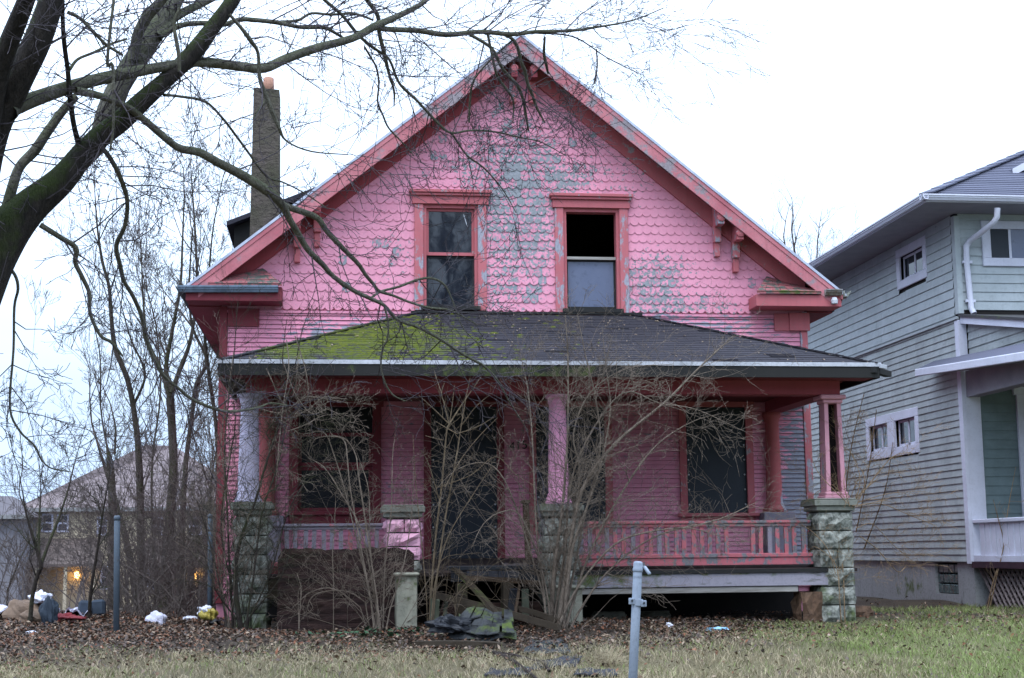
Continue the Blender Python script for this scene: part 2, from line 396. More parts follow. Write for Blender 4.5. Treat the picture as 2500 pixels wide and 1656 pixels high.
# glass
b = NB('dark_window_glass'); n1 = b.noise(1.4, 3)
b.set(b.b.inputs['Base Color'], (.010, .013, .020)); b.b.inputs['Roughness'].default_value = .03
b.b.inputs['IOR'].default_value = 1.6; b.b.inputs['Specular IOR Level'].default_value = .5
x = b.n('ShaderNodeBump'); x.inputs['Strength'].default_value = .06; x.inputs['Distance'].default_value = .02; b.set(x.inputs['Height'], n1); b.t.links.new(x.outputs[0], b.b.inputs['Normal'])
m_glass = b.m
m_glassdull = m_plain('dusty_dark_glass', (.012, .013, .017), (.02, .021, .025), 5, .35, .1, .003, spec=.18)
b = NB('hazy_blue_pane'); n1 = b.noise(2.0, 5, .6); n2 = b.noise(9, 5, .7)
m_haze = b.done(b.mix(b.rng(n2, .55, .75), b.mix(b.rng(n1, .3, .7), lin(96, 104, 126), lin(84, 92, 116)), lin(66, 72, 92)), .18, None, spec=.5)
# neighbour
m_sid = m_paint('blue_grey_siding', lin(172, 180, 183), lin(114, 120, 122), .66, .04, 5, (.3, 1, 4), dirt=.22, paint2=lin(154, 162, 165), chip=12)
m_sid2 = m_paint('weathered_grey_siding', lin(165, 171, 172), lin(104, 108, 106), .62, .05, 5, (.3, 1, 4), dirt=.3, paint2=lin(142, 148, 148), chip=12)
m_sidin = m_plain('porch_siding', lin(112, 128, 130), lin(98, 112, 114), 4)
m_ntrim = m_paint('lavender_white_trim', lin(206, 208, 222), lin(150, 150, 156), .68, .03, 6, dirt=.15)
m_nsoff = m_plain('grey_soffit', lin(142, 142, 150), lin(124, 124, 132), 3, .7, .1, .003)
m_nroof = NB('neighbour_shingles'); gr = m_nroof.noise(90, 3, .7)
m_nroof = m_nroof.done(m_nroof.mix(m_nroof.rand(), m_nroof.mix(gr, lin(66, 68, 82), lin(92, 94, 110)), m_nroof.mix(gr, lin(78, 80, 96), lin(104, 106, 122))), .95, gr, .4, .006)
m_nfound = m_paint('blue_grey_foundation', lin(148, 151, 152), lin(88, 86, 86), .56, .1, 3, (2, 2, .6), dirt=.5, moss=[((9.5, 3.6, .5), (1, 1.2, .5), .24)])
m_gblock = m_plain('glass_block', lin(84, 106, 104), lin(40, 54, 56), 9, .15, .4, .02, spec=.6)
m_lat = m_plain('weathered_lattice', lin(150, 138, 136), lin(100, 90, 90), 6)
m_maroon = m_plain('maroon_porch_edge', lin(66, 40, 52), lin(44, 28, 36), 6)
m_pipe = m_paint('galvanised_pipe', lin(134, 145, 160), lin(92, 74, 62), .665, .06, 9, (2, 2, .7), dirt=.35, rough=.5, paint2=lin(112, 122, 138), chip=60)
m_pipeold = m_paint('blue_grey_fence_pipe', lin(80, 92, 104), lin(80, 62, 52), .62, .08, 8, (2, 2, .7), dirt=.4, rough=.6, chip=50)
# far houses
m_cream = m_plain('cream_wall', lin(178, 166, 142), lin(158, 146, 126), 1.2)
m_froof = m_plain('brown_grey_roof', lin(128, 116, 116), lin(104, 94, 96), 2.5)
m_fbrown = m_plain('brown_porch_roof', lin(104, 92, 86), lin(84, 74, 72), 1.5)
m_fwhite = m_plain('white_window_frame', lin(206, 206, 224), None, 3)
m_fglass = m_plain('far_window_glass', (.05, .045, .06), None, 3, .2, spec=.5)
m_lamp = m_emit('lit_lamp', (1.0, .55, .14), 9.0)
# vegetation
def m_bark(name, c, c2, moss=0.0, scale=14, sc=(1, 1, .4)):
    b = NB(name); n = b.noise(scale, 7, .7, sc=sc); n2 = b.noise(3, 5, .6)
    col = b.mix(b.rng(n, .3, .72), c, c2)
    if moss:
        nz = b.n('ShaderNodeSeparateXYZ'); g = b.n('ShaderNodeNewGeometry'); b.set(nz.inputs[0], g.outputs['Normal'])
        up = b.math('ADD', b.math('MULTIPLY', nz.outputs['Z'], .32), n2)
        col = b.mix(b.math('MULTIPLY', b.rng(up, .49, .68), moss), col, b.mix(b.noise(60, 3), (.018, .036, .003), (.065, .10, .009)))
    return b.done(col, .95, b.math('ADD', n, b.noise(scale*3, 4, .7, sc=sc)), 1.0, .045)
m_bark1 = m_bark('mossy_bark', lin(62, 56, 52), lin(15, 13, 13), .68, 26, (1, 1, .25))
m_bark2 = m_bark('grey_lichen_bark', lin(118, 116, 104), lin(66, 64, 58), .4)
m_twig = m_bark('twig_bark', lin(92, 86, 92), lin(64, 58, 64))
m_bgtrunk = m_bark('brown_grey_trunk', lin(86, 78, 70), lin(46, 42, 38), .4)
m_bgtwig = m_bark('purple_grey_twig', lin(112, 101, 95), lin(66, 59, 56))
m_shrub = m_bark('pale_shrub_bark', lin(152, 138, 124), lin(92, 80, 70))
m_shrub2 = m_bark('tan_shrub_bark', lin(132, 116, 94), lin(84, 72, 58))
m_vine = m_bark('straw_vine', lin(168, 144, 112), lin(116, 94, 74))
m_darkstem = m_bark('dark_stem_bark', lin(70, 62, 56), lin(42, 36, 34), .4)
b = NB('yard_soil'); n1 = b.noise(24, 8, .75); n2 = b.noise(.9, 5, .6); n3 = b.noise(70, 4, .7)
soil = b.mix(b.rng(n1, .3, .7), lin(76, 64, 53), lin(46, 39, 34))
straw = b.mix(b.rng(n3, .3, .7), lin(128, 118, 92), lin(84, 77, 57))
grn = b.mix(b.rng(n3, .3, .7), lin(120, 134, 74), lin(84, 92, 54))
sx = b.n('ShaderNodeSeparateXYZ'); b.set(sx.inputs[0], b.pos())
far = b.math('ADD', b.rng(sx.outputs['Y'], -4.6, -6.4), b.math('SUBTRACT', b.math('MULTIPLY', n2, 1.6), .8), True)
right = b.math('ADD', b.rng(sx.outputs['X'], 4.2, 6.2), b.math('SUBTRACT', b.math('MULTIPLY', n2, 1.4), .7), True)
right = b.math('MULTIPLY', right, b.rng(sx.outputs['Y'], -2.0, -3.6))
m_soil = b.done(b.mix(right, b.mix(far, soil, straw), b.mix(.5, straw, grn)), 1.0, n1, 1.0, .04)
def m_leaf(name, c, c2):
    b = NB(name); n = b.noise(9, 2, .5, out='Fac'); n2 = b.noise(40, 2)
    return b.done(b.mix(b.rng(n, .35, .65), c, c2), .8, None)
m_leafa = m_leaf('brown_leaf', lin(112, 88, 70), lin(76, 58, 48))
m_leafb = m_leaf('rust_leaf', lin(128, 84, 60), lin(90, 56, 42))
m_leafc = m_leaf('pale_leaf', lin(148, 130, 112), lin(112, 98, 84))
m_leafd = m_leaf('grey_leaf', lin(96, 84, 78), lin(66, 58, 54))
m_grs = m_leaf('straw_blade', lin(176, 162, 134), lin(134, 122, 98))
m_grg = m_leaf('green_blade', lin(132, 147, 86), lin(102, 115, 62))
m_gro = m_leaf('olive_blade', lin(126, 121, 88), lin(94, 91, 64))
m_ivy = m_leaf('ivy_leaf', lin(58, 88, 62), lin(40, 64, 44))
m_cloth = m_plain('white_cloth', lin(206, 206, 222), lin(172, 172, 192), 4)
m_bluebag = m_plain('slate_blue_fabric', lin(58, 68, 80), lin(38, 46, 56), 5)
m_tan = m_plain('tan_upholstery', lin(122, 102, 86), lin(90, 76, 66), 5)
m_redc = m_plain('red_cloth', lin(132, 50, 54), lin(90, 40, 46), 6)
m_yel = m_plain('yellow_bag', lin(176, 160, 72), lin(140, 126, 70), 5, .4)
m_wht = m_plain('white_litter', lin(226, 228, 240), lin(196, 198, 214), 9, .5)
m_pblue = m_plain('pale_blue_litter', lin(162, 204, 226), lin(130, 176, 206), 9, .5)
m_darkp = m_plain('dark_plastic', (.02, .022, .028), None, 6, .5)
m_rag = m_plain('grey_carpet', lin(112, 104, 104), lin(78, 72, 74), 8)

# ------------------------------------------------------------------ ground
def axis(lo, a, b, hi, fine, n):
    c1 = a-(np.geomspace(1, a-lo+1, n)-1)[::-1][:-1]; c2 = b+(np.geomspace(1, hi-b+1, n)-1)[1:]
    return np.concatenate([c1, np.arange(a, b+1e-6, fine), c2])
gx = axis(-700, -12, 14, 700, .22, 30); gy = axis(-60, -20.5, 6, 1200, .22, 30)
gv = [(x, y, gh(x, y)) for y in gy for x in gx]; nx = len(gx)
I = np.arange(len(gv)).reshape(len(gy), nx)
gq = np.stack([I[:-1, :-1], I[:-1, 1:], I[1:, 1:], I[1:, :-1]], -1).reshape(-1, 4)
g = link('ground', np_mesh('ground', gv, quads=gq, mats=[m_soil])); tag(g, 'leaf strewn front yard of soil, straw and patchy grass', kind='structure')

# ------------------------------------------------------------------ pink house
XC = 2.6; XL, XR = -1.57, 6.77; PIT = .805; ZTOP = 8.45; ZFR = 8.06; ZSH = 4.50; HB = 9.0
def slope(x, z0): return z0-PIT*abs(x-XC)
house = empty('abandoned_house', (XC, 0, .27), 'derelict pink gabled house with peeling paint, fish-scale shingles and a sagging front porch', 'house')
# openings on the front wall: (x0, x1, z0, z1)
WL = (1.225, 2.0, 4.58, 6.05); WR = (3.235, 4.05, 4.56, 6.03)
PW1 = (-.50, .52, 1.72, 3.16); PD = (1.33, 2.25, 1.06, 3.16); PM = (2.80, 3.78, 1.55, 3.16); PW2 = (4.95, 5.82, 1.66, 3.16)
LOW = [PW1, PD, PM, PW2]
def cells(x0, x1, z0, z1, holes, top=None):
    xs = sorted({x0, x1, *[h[0] for h in holes], *[h[1] for h in holes]}); xs = [x for x in xs if x0 <= x <= x1]
    if top: xs = sorted(set(xs+[XC]))
    zs = sorted({z0, z1, *[h[2] for h in holes], *[h[3] for h in holes]}); zs = [z for z in zs if z0 <= z <= z1]
    out = []
    for a, b in zip(xs, xs[1:]):
        for c, d in zip(zs, zs[1:]):
            mx_, mz_ = (a+b)/2, (c+d)/2
            if any(h[0] < mx_ < h[1] and h[2] < mz_ < h[3] for h in holes): continue
            out.append((a, b, c, d))
    return xs, zs, out
def wall_mesh(name, mat, holes, parent):
    mb = MB()
    xs, zs, cs = cells(XL, XR, .27, ZSH, LOW)
    for a, b_, c, d in cs: mb.add([(a, .02, c), (b_, .02, c), (b_, .02, d), (a, .02, d)], [(0, 1, 2, 3)])
    zt = 6.1
    xs, zs, cs = cells(XL, XR, ZSH, zt, [WL, WR], True)
    xlo, xhi = XC-(ZTOP-zt)/PIT, XC+(ZTOP-zt)/PIT
    for a, b_, c, d in cs:
        q = [(a, c), (b_, c), (b_, d), (a, d)]
        mb.add([(x, .02, min(z, slope(x, ZTOP-.06))) for x, z in q], [(0, 1, 2, 3)])
    mb.add([(xlo, .02, zt), (xhi, .02, zt), (XC, .02, ZTOP-.06)], [(0, 1, 2)])
    return mb.build(name, mat, parent)
gable = wall_mesh('front_wall', m_pink, None, house)
# other walls close the dark interior
bx('side_wall', m_clap, (XL, .03, .27), (XL+.1, HB, 4.75), house); bx('side_wall', m_clap, (XR-.1, .03, .27), (XR, HB, 4.75), house)
MB().prism([(XL, .27), (XR, .27), (XR, 4.8), (XC, 8.3), (XL, 4.8)], HB, HB+.1).build('rear_wall', m_clap, house)
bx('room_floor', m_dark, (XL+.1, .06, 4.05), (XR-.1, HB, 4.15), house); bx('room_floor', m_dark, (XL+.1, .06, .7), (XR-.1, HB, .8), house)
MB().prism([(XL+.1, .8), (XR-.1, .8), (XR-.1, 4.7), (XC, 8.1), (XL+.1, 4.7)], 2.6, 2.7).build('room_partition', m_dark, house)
# main roof: two slabs
for s in (-1, 1):
    xe = XC+s*4.6
    pts = [(XC, -.40, ZTOP), (xe, -.40, ZTOP-PIT*4.6), (xe, HB+.4, ZTOP-PIT*4.6), (XC, HB+.4, ZTOP)]
    lo = [(x, y, z-.09) for x, y, z in pts]
    f = [(0, 1, 2, 3), (7, 6, 5, 4), (0, 4, 5, 1), (1, 5, 6, 2), (2, 6, 7, 3), (3, 7, 4, 0)]
    rf = MB().add(pts+lo, f).build('roof', m_roofdark, house)
    # soffit under the overhang, boards running with the rake
    for k in range(3):
        y0 = -.385+k*.13
        q = [(XC, y0), (xe, y0), (xe, y0+.122), (XC, y0+.122)]
        MB().add([(x, y, slope(x, ZTOP-.093)) for x, y in q]+[(x, y, slope(x, ZTOP-.113)) for x, y in q], f).build('soffit_board', m_soffit, house)
    # bargeboard, crown strip and pale metal edge, as prisms across the rake
    def rake(z_hi, z_lo, y0, y1, m, nm, xa=0.0, xb=4.6):
        poly = [(XC+s*xa, ZTOP-PIT*xa+z_hi), (XC+s*xb, ZTOP-PIT*xb+z_hi), (XC+s*xb, ZTOP-PIT*xb+z_lo), (XC+s*xa, ZTOP-PIT*xa+z_lo)]
        if s > 0: poly = poly[::-1]
        return MB().prism(poly, y0, y1).build(nm, m, house)
    rake(.035, -.01, -.445, -.36, m_rakeedge, 'drip_edge', 0.0, 4.66)
    rake(-.012, -.085, -.435, -.403, m_barge, 'crown_strip')
    rake(-.087, -.265, -.425, -.39, m_barge, 'bargeboard', 0, 4.45)
    rake(-.125, -.39, -.062, .015, m_coral if s > 0 else m_soffit, 'frieze_board', 0.0, 4.17)
# fish-scale shingles
rs = random.Random(4)
SW, SH_ = .118, .128
def scale_mesh(name, mat, tilt, arc=.040, wd=.1186):
    prof = [(-wd/2, SH_+.064)]+[(-wd/2, .058)]
    for k in range(1, 8):
        a = math.pi*k/8; prof.append((-wd/2*math.cos(a), .058-arc*math.sin(a)))
    prof += [(wd/2, .058), (wd/2, SH_+.064)]
    def yy(z): return -.019+.0135*(z/.145)+tilt*z
    v = [(x, yy(z), z) for x, z in prof]; n = len(v); v += [(x, y+.009, z) for x, y, z in v]
    fs = [tuple(range(n))]+[(i, i+n, i+1+n, i+1) for i in range(1, n-2)]
    me = mesh_from(name, v, fs); me.materials.append(mat); return me
vp = [scale_mesh('shingle', m_pink, t, a) for t, a in ((0, .050), (.008, .046), (-.006, .053))]
vg = [scale_mesh('shingle', m_pinkg, t, a) for t, a in ((0, .050), (.008, .046), (-.006, .053))]
def worn(x, z):
    p = 0.02
    d = ((x-2.55)/.80)**2+((z-5.95)/1.6)**2; p += .95*max(0, 1-d)
    d = ((x-2.2)/1.3)**2+((z-6.75)/.6)**2; p += .6*max(0, 1-d)
    d = ((x-4.55)/.6)**2+((z-4.98)/.42)**2; p += .85*max(0, 1-d)
    d = ((x-3.6)/.7)**2+((z-6.45)/.35)**2; p += .35*max(0, 1-d)
    d = ((x-.75)/.42)**2+((z-5.25)/.5)**2; p += .45*max(0, 1-d)
    d = ((x-5.0)/1.6)**2+((z-4.6)/.12)**2; p += .25*max(0, 1-d)
    d = ((x-2.6)/.6)**2+((z-4.9)/.5)**2; p += .30*max(0, 1-d)
    return p*(.75+.5*math.sin(x*9+z*4)*.5+.25*math.sin(z*13-x*5))
sh = []
row = 0
while ZSH+row*SH_ < 7.95:
    z = ZSH+.006+row*SH_; off = (row % 2)*SW/2
    for k in range(-2, 75):
        x = XL-.05+off+k*SW
        if x < XL+.05 or x > XR-.05: continue
        if z+.04 > slope(x, ZFR)+.02: continue
        if any(h[0]-.05 < x < h[1]+.05 and h[2]-.15 < z+.07 < h[3]+.10 for h in (WL, WR)): continue
        if z < 4.80 and (x < -.80 or x > 6.05): continue
        sh.append((x, z, rs.random() < .72*worn(x, z)))
    row += 1
sh.sort(key=lambda t: math.hypot(t[0]-2.6, (t[1]-5.6)*1.1))
mbs = [MB(), MB()]
for i, (x, z, wn_) in enumerate(sh):
    me = rs.choice(vg if wn_ else vp); j = rs.gauss(0, .0004); yj = (i % 5-2)*.0006+rs.uniform(-.0002, .0002)
    if i < 300:
        o = link('shingle', me, gable, (x+j, yj, z+rs.gauss(0, .003))); o.rotation_euler.y = rs.gauss(0, .006)
    else:
        dzj = rs.gauss(0, .003); mbs[wn_].add([(v.co.x+x+j, v.co.y+yj, v.co.z+z+dzj) for v in me.vertices], [tuple(p.vertices) for p in me.polygons])
me = mesh_from('shingle_field', mbs[0].v+mbs[1].v, mbs[0].f+[tuple(i+len(mbs[0].v) for i in f) for f in mbs[1].f])
me.materials.append(m_pink); me.materials.append(m_pinkg)
me.polygons.foreach_set('material_index', [0]*len(mbs[0].f)+[1]*len(mbs[1].f))
tag(link('shingle_field', me, gable), kind='stuff')
# clapboards: one object for each board between openings
CE = .0635
def board(nm, mat, x0, x1, z, parent, exp=CE, lap=.012, y=0.0, thick=.021):
    return MB().add([(x0, y-thick, z+.0075), (x1, y-thick, z+.0075), (x1, y-.004, z+exp+.001), (x0, y-.004, z+exp+.001), (x0, y+.018, z+.0075), (x1, y+.018, z+.0075), (x1, y+.018, z+exp+.001), (x0, y+.018, z+exp+.001)],
        [(0, 1, 2, 3), (4, 5, 1, 0), (3, 2, 6, 7)]).build(nm, mat, parent)
k = 0
while .62+k*CE < ZSH-.02:
    z = .62+k*CE; segs = [(XL+.09, XR-.09)]
    for h in LOW:
        if z+CE > h[2]-.10 and z < h[3]+.10:
            ns = []
            for a, b_ in segs:
                if h[0] < b_ and h[1] > a:
                    if h[0]-.05 > a: ns.append((a, h[0]-.05))
                    if h[1]+.05 < b_: ns.append((h[1]+.05, b_))
                else: ns.append((a, b_))
            segs = ns
    for a, b_ in segs:
        if 3.3 < z < 3.45: continue
        board('clapboard', m_clap, a, b_, z+rs.gauss(0, .0012), gable)
    k += 1
bx('belt_board', m_clap, (XL+.08, -.036, ZSH-.035), (XR-.08, -.004, ZSH-.002), house)
for a, b_ in ((XL-.02, XL+.085), (XR-.085, XR+.02)):
    bx('corner_board', m_red if a < 0 else m_casing, (a, -.034, .5), (b_, .06, 4.55), house, .004)
# frieze blocks below the returns
bx('frieze_block', m_red, (XL+.09, -.05, 4.27), (-1.05, -.006, 4.52), house); bx('frieze_block', m_coral, (6.30, -.05, 4.27), (XR-.09, -.006, 4.52), house)
bx('frieze_cap', m_coral, (6.52, -.075, 4.27), (XR+.045, -.036, 4.53), house)
# eave returns
def cornice(x0, x1, inner, zb, zt, m):
    MB().box((x0, -.42, zb), (x1, -.02, zt)).build('eave_return', m, house, bevel=.006)
    if inner > 0: q = [(x0+.30, -.46, zt+.03), (x1, -.46, zt+.03), (x1-.28, -.03, zt+.33), (x0+.62, -.03, zt+.23)]
    else: q = [(x0, -.46, zt+.03), (x1-.30, -.46, zt+.03), (x1-.62, -.03, zt+.23), (x0+.28, -.03, zt+.33)]
    lo = [(a, b_, c-.025) for a, b_, c in q]
    return q, lo
retm = m_paint('mossy_return_shingles', (.34, .11, .12), lin(92, 98, 92), .49, .06, 9, dirt=.5, moss=[((6.4, -.45, 4.77), (.9, .1, .06), .4), ((-1, -.4, 4.8), (1, .3, .1), .1)])
fb = [(0, 1, 2, 3), (7, 6, 5, 4), (0, 4, 5, 1), (1, 5, 6, 2), (2, 6, 7, 3), (3, 7, 4, 0)]
for (x0, x1, zb, zt, inner, m) in ((-2.02, -.73, 4.56, 4.76, 1, m_red), (5.93, 7.18, 4.565, 4.735, -1, m_coral)):
    q, lo = cornice(x0, x1, inner, zb, zt, m)
    MB().add(q+lo, fb).build('return_roof', retm, house)
    A = [Vector(p) for p in q]
    for r_ in range(4):
        for c_ in range(8):
            u0, u1, v0, v1 = c_/8, (c_+1)/8-.008, r_/4, (r_+1)/4+.02
            def P(u, v): return (A[0]*(1-u)+A[1]*u)*(1-v)+(A[3]*(1-u)+A[2]*u)*v
            n_ = Vector((0, -.5, .8)).normalized()
            t_ = [P(u0, v0)+n_*.016, P(u1, v0)+n_*.016, P(u1, min(v1, 1))+n_*.006, P(u0, min(v1, 1))+n_*.006]
            MB().add(t_+[p-n_*.014 for p in t_], fb).build('shingle', retm, house)
# left side eave: dark soffit and gutter running back
for s, xa, xb in ((-1, -2.02, XL), (1, XR, 7.18)):
    bx('eave_soffit', m_red, (xa, .0, 4.54), (xb, HB, 4.565), house)
    bx('eave_fascia', m_gutterdark, (xa-.03 if s < 0 else xb, -.02, 4.56), (xa if s < 0 else xb+.03, HB, 4.72), house)
    bx('side_frieze', m_red, (XL-.045 if s < 0 else XR, .06, 4.2), (XL if s < 0 else XR+.045, HB, 4.54), house)
def gutter(pa, pb, m, nm='gutter', r=.06):
    """K-style trough between two points along x or y"""
    pa, pb = Vector(pa), Vector(pb); t = (pb-pa).normalized(); sd_ = Vector((t.y, -t.x, 0))
    prof = [(0, 0), (.055, 0), (.075, .035), (.085, .04), (.085, .06), (.10, .065), (.10, .085), (.088, .085), (.088, .07), (.07, .06), (.05, .012), (.01, .012), (.01, .09), (0, .09)]
    v = [pa+sd_*a+Vector((0, 0, c)) for a, c in prof]+[pb+sd_*a+Vector((0, 0, c)) for a, c in prof]; n = len(prof)
    return MB().add(v, [(i, (i+1) % n, (i+1) % n+n, i+n) for i in range(n)]+[tuple(reversed(range(n))), tuple(range(n, 2*n))]).build(nm, m, house)
gutter((-2.12, -.425, 4.665), (-.78, -.425, 4.68), m_gutter)
gutter((-2.05, 6, 4.66), (-2.05, -.50, 4.66), m_gutterdark)
gutter((6.93, -.425, 4.72), (7.17, -.425, 4.72), m_plain('rusted_gutter', lin(92, 74, 52), lin(150, 154, 160), 9))
gutter((7.20, -.50, 4.70), (7.20, .9, 4.66), m_plain('pale_torn_gutter', lin(150, 154, 150), lin(90, 92, 78), 8))
MB().lathe((7.06, -.47, 4.60), [(.045, 0), (.05, .05), (.03, .09)], 10).build('gutter_outlet', m_white, house)
# brackets
def bracket(x, z, m):
    """knee bracket: z is the foot of the wall post"""
    r = bx('bracket', m, (x-.04, -.10, z), (x+.04, -.005, z+.20), house, .006)
    par(MB().box((x-.052, -.15, z+.20), (x+.052, -.03, z+.45)).build('bracket_shaft', m, None, bevel=.008), r)
    top = slope(x, ZTOP-.12)
    par(MB().prism([(x-.05, z+.42), (x+.05, z+.42), (x+.05, top-.04*PIT), (x-.05, top+.04*PIT)], -.37, -.02).build('bracket_arm', m, None, bevel=.006), r)
    par(MB().lathe((x, -.40, z+.52), [(.03, 0), (.062, .01), (.062, .05), (.05, .06)], 12, (0, 1, 0)).build('bracket_end', m_coral, None), r)
for px, py, m in ((725, 640, m_coral), (774, 602, m_coral), (1752, 626, m_casing), (1798, 664, m_coral)):
    p = at(px, py, -.10); bracket(p[0], p[2], m)
for px in (1252, 1300):
    p = at(px, 215, -.15)
    r = bx('peak_bracket', m_casing if px < 1280 else m_coral, (p[0]-.05, -.16, 7.55), (p[0]+.05, -.04, slope(p[0], ZTOP-.2)), house, .006)
    par(MB().lathe((p[0], -.37, 7.99), [(.045, 0), (.058, .012), (.058, .3), (.05, .34)], 12, (0, 1, 0)).build('bracket_end', m_coral, None), r)
    par(bx('bracket_cheek', m_red, (p[0]-.045, -.36, 7.86), (p[0]+.045, -.16, 7.94)), r)
# upstairs windows
def sash(x0, x1, z0, z1, y, m, parent, bar=.045, low=None):
    mb = MB()
    mb.box((x0, y, z0), (x0+bar, y+.035, z1)).box((x1-bar, y, z0), (x1, y+.035, z1))
    mb.box((x0+bar, y+.001, z1-bar), (x1-bar, y+.034, z1)).box((x0+bar, y+.001, z0), (x1-bar, y+.034, z0+(low or bar)))
    return mb.build('sash', m, parent)
def upper_window(W, open_top, m_s):
    x0, x1, z0, z1 = W; c = .125
    f = MB().box((x0-c, -.055, z0-.06), (x0, -.004, z1)).box((x1, -.055, z0-.06), (x1+c, -.004, z1))
    f = f.build('window', m_casing, house, bevel=.004)
    h = MB().box((x0-c-.03, -.075, z1), (x1+c+.03, -.004, z1+.115)).build('window_head', m_coral, f, bevel=.004)
    MB().box((x0-c-.075, -.135, z1+.155), (x1+c+.075, -.004, z1+.20)).box((x0-c-.05, -.11, z1+.116), (x1+c+.05, -.005, z1+.154)).build('head_crown', m_coral, f, bevel=.006)
    MB().box((x0, -.02, z1-.05), (x1, .14, z1-.001)).box((x0, -.019, z0), (x0+.045, .14, z1-.05)).box((x1-.045, -.019, z0), (x1, .14, z1-.05)).build('jamb', m_coral, f)
    MB().prism([(x0-.03, z0-.055), (x1+.03, z0-.055), (x1+.03, z0-.002), (x0-.03, z0-.002)], -.10, .14).build('sill', m_fascia, f)
    zm = z0+(z1-z0)*.505; a, b_ = x0+.046, x1-.046
    if not open_top:
        s1 = sash(a, b_, zm, z1-.052, .03, m_coral, f, .035, .045)
        bx('pane', m_glass, (a+.036, .05, zm+.046), (b_-.036, .056, z1-.088), f)
    else:
        MB().box((a, .03, zm-.01), (b_, .09, zm+.03)).build('meeting_rail', m_pale, f)
    s2 = sash(a, b_, z0+.002, zm-.004, .075, m_s, f, .028 if open_top else .03, .05)
    bx('pane', m_haze if open_top else m_glass, (a+.03, .09, z0+.05), (b_-.03, .096, zm-.03), f)
    return f
upper_window(WL, False, m_darkp); upper_window(WR, True, m_fascia)
MB().beam((1.86, .045, 5.75), (1.80, .045, 5.95), .006, .012).build('torn_tape', m_white, house)
# porch openings
def casing(W, m, nm, sill=True, c=.12):
    x0, x1, z0, z1 = W
    o = MB().box((x0-c, -.05, z0-.001), (x0, -.012, z1)).box((x1, -.05, z0-.001), (x1+c, -.012, z1)).box((x0-c-.03, -.06, z1), (x1+c+.03, -.012, z1+.13)).build(nm, m, house)
    if sill:
        MB().box((x0-c-.05, -.11, z0-.05), (x1+c+.05, -.012, z0-.002)).build('sill', m, o, bevel=.005)
        MB().box((x0-c, -.045, z0-.17), (x1+c, -.013, z0-.052)).build('apron', m, o)
    return o
f = casing(PW1, m_red, 'porch_window'); x0, x1, z0, z1 = PW1
sash(x0, x1, z0+.62, z1-.36, .02, m_red, f, .05); bx('pane', m_glassdull, (x0+.05, .035, z0+.67), (x1-.05, .04, z1-.41), f)
sash(x0, x1, z0, z0+.615, .05, m_red, f, .05); bx('pane', m_glassdull, (x0+.05, .065, z0+.05), (x1-.05, .07, z0+.565), f)
bx('transom_pane', m_glassdull, (x0, .05, z1-.36), (x1, .055, z1), f)
for W, nm, si in ((PD, 'front_door', False), (PM, 'boarded_window', True), (PW2, 'boarded_window', True)):
    x0, x1, z0, z1 = W; f = casing(W, m_red if nm == 'front_door' else m_coral, nm, si, .10)
    bd = bx('board_panel', m_board, (x0+.002, -.01, z0+.002), (x1-.002, .012, z1-.002), f)
    for xx in (x0+.03, x1-.03):
        for i in range(7):
            zz = z0+.12+i*(z1-z0-.24)/6
            MB().lathe((xx, -.024, zz), [(.011, 0), (.013, .006), (.011, .014)], 8, (0, 1, 0)).build('bolt', m_bolt, f)
# house number
def numeral(ch, x, z, s):
    cu = bpy.data.curves.new('house_numeral', 'FONT'); cu.body = ch; cu.size = s; cu.extrude = .006; cu.align_x = 'CENTER'
    t_ = bpy.data.objects.new('house_numeral', cu); COL.objects.link(t_); bpy.context.view_layer.update()
    me = bpy.data.meshes.new_from_object(t_.evaluated_get(bpy.context.evaluated_depsgraph_get())); bpy.data.objects.remove(t_)
    me.materials.clear(); o = bpy.data.objects.new('house_numeral', me); COL.objects.link(o)
    o.data.materials.append(m_black); o.rotation_euler = (R(90), 0, 0); o.location = (x, -.026, z); par(o, house)
    o['label'] = 'black metal numeral %s beside the front door' % ch
for ch, px, py in (('4', 1250, 1100), ('1', 1265, 1098), ('5', 1281, 1096)):
    p = at(px, py, -.02); numeral(ch, p[0], p[2], .17)
# pilasters on the wall at the porch ends
for px, m in ((653, m_colred), (1886, m_colred)):
    p = at(px, 1100, -.05); x = p[0]
    o = MB().lathe((x, -.06, 1.66), [(.165, 0), (.165, .05), (.145, .07), (.13, .11), (.115, .16), (.095, 1.28), (.11, 1.30), (.11, 1.33), (.13, 1.36), (.13, 1.42)], 20).build('pilaster', m, house, True)
    MB().box((x-.22, -.26, 1.52), (x+.24, -.015, 1.66)).box((x-.18, -.22, 1.0), (x+.20, -.016, 1.519)).build('pedestal', m_railgrey, o, bevel=.01)
# porch floor, beams, ceiling
YB = -2.55
MB().add([(-1.2, -.02, 1.06), (6.45, -.02, 1.06), (6.45, -2.62, .905), (-1.2, -2.62, .905), (-1.2, -.02, 1.0), (6.45, -.02, 1.0), (6.45, -2.62, .865), (-1.2, -2.62, .865)], [(3, 2, 1, 0), (4, 5, 6, 7), (2, 3, 7, 6)]).build('porch_floor', m_deck, house)
MB().box((2.9, -2.68, .862), (6.06, -2.622, .908)).build('floor_edge', m_fascia, house)
bx('skirt_board', m_skirt, (2.9, -2.66, .70), (6.06, -2.615, .86), house, .006)
bx('lower_skirt_board', m_pale, (2.8, -2.64, .625), (5.68, -2.59, .693), house, .006)
bx('skirt_board', m_plank, (-.8, -2.60, .62), (.75, -2.56, .86), house, .006)
bx('porch_ceiling', m_ceil, (-1.1, -2.5, 3.235), (6.4, -.03, 3.26), house)
bx('porch_beam', m_beam, (-1.07, YB, 3.075), (6.35, YB+.26, 3.30), house, .006)
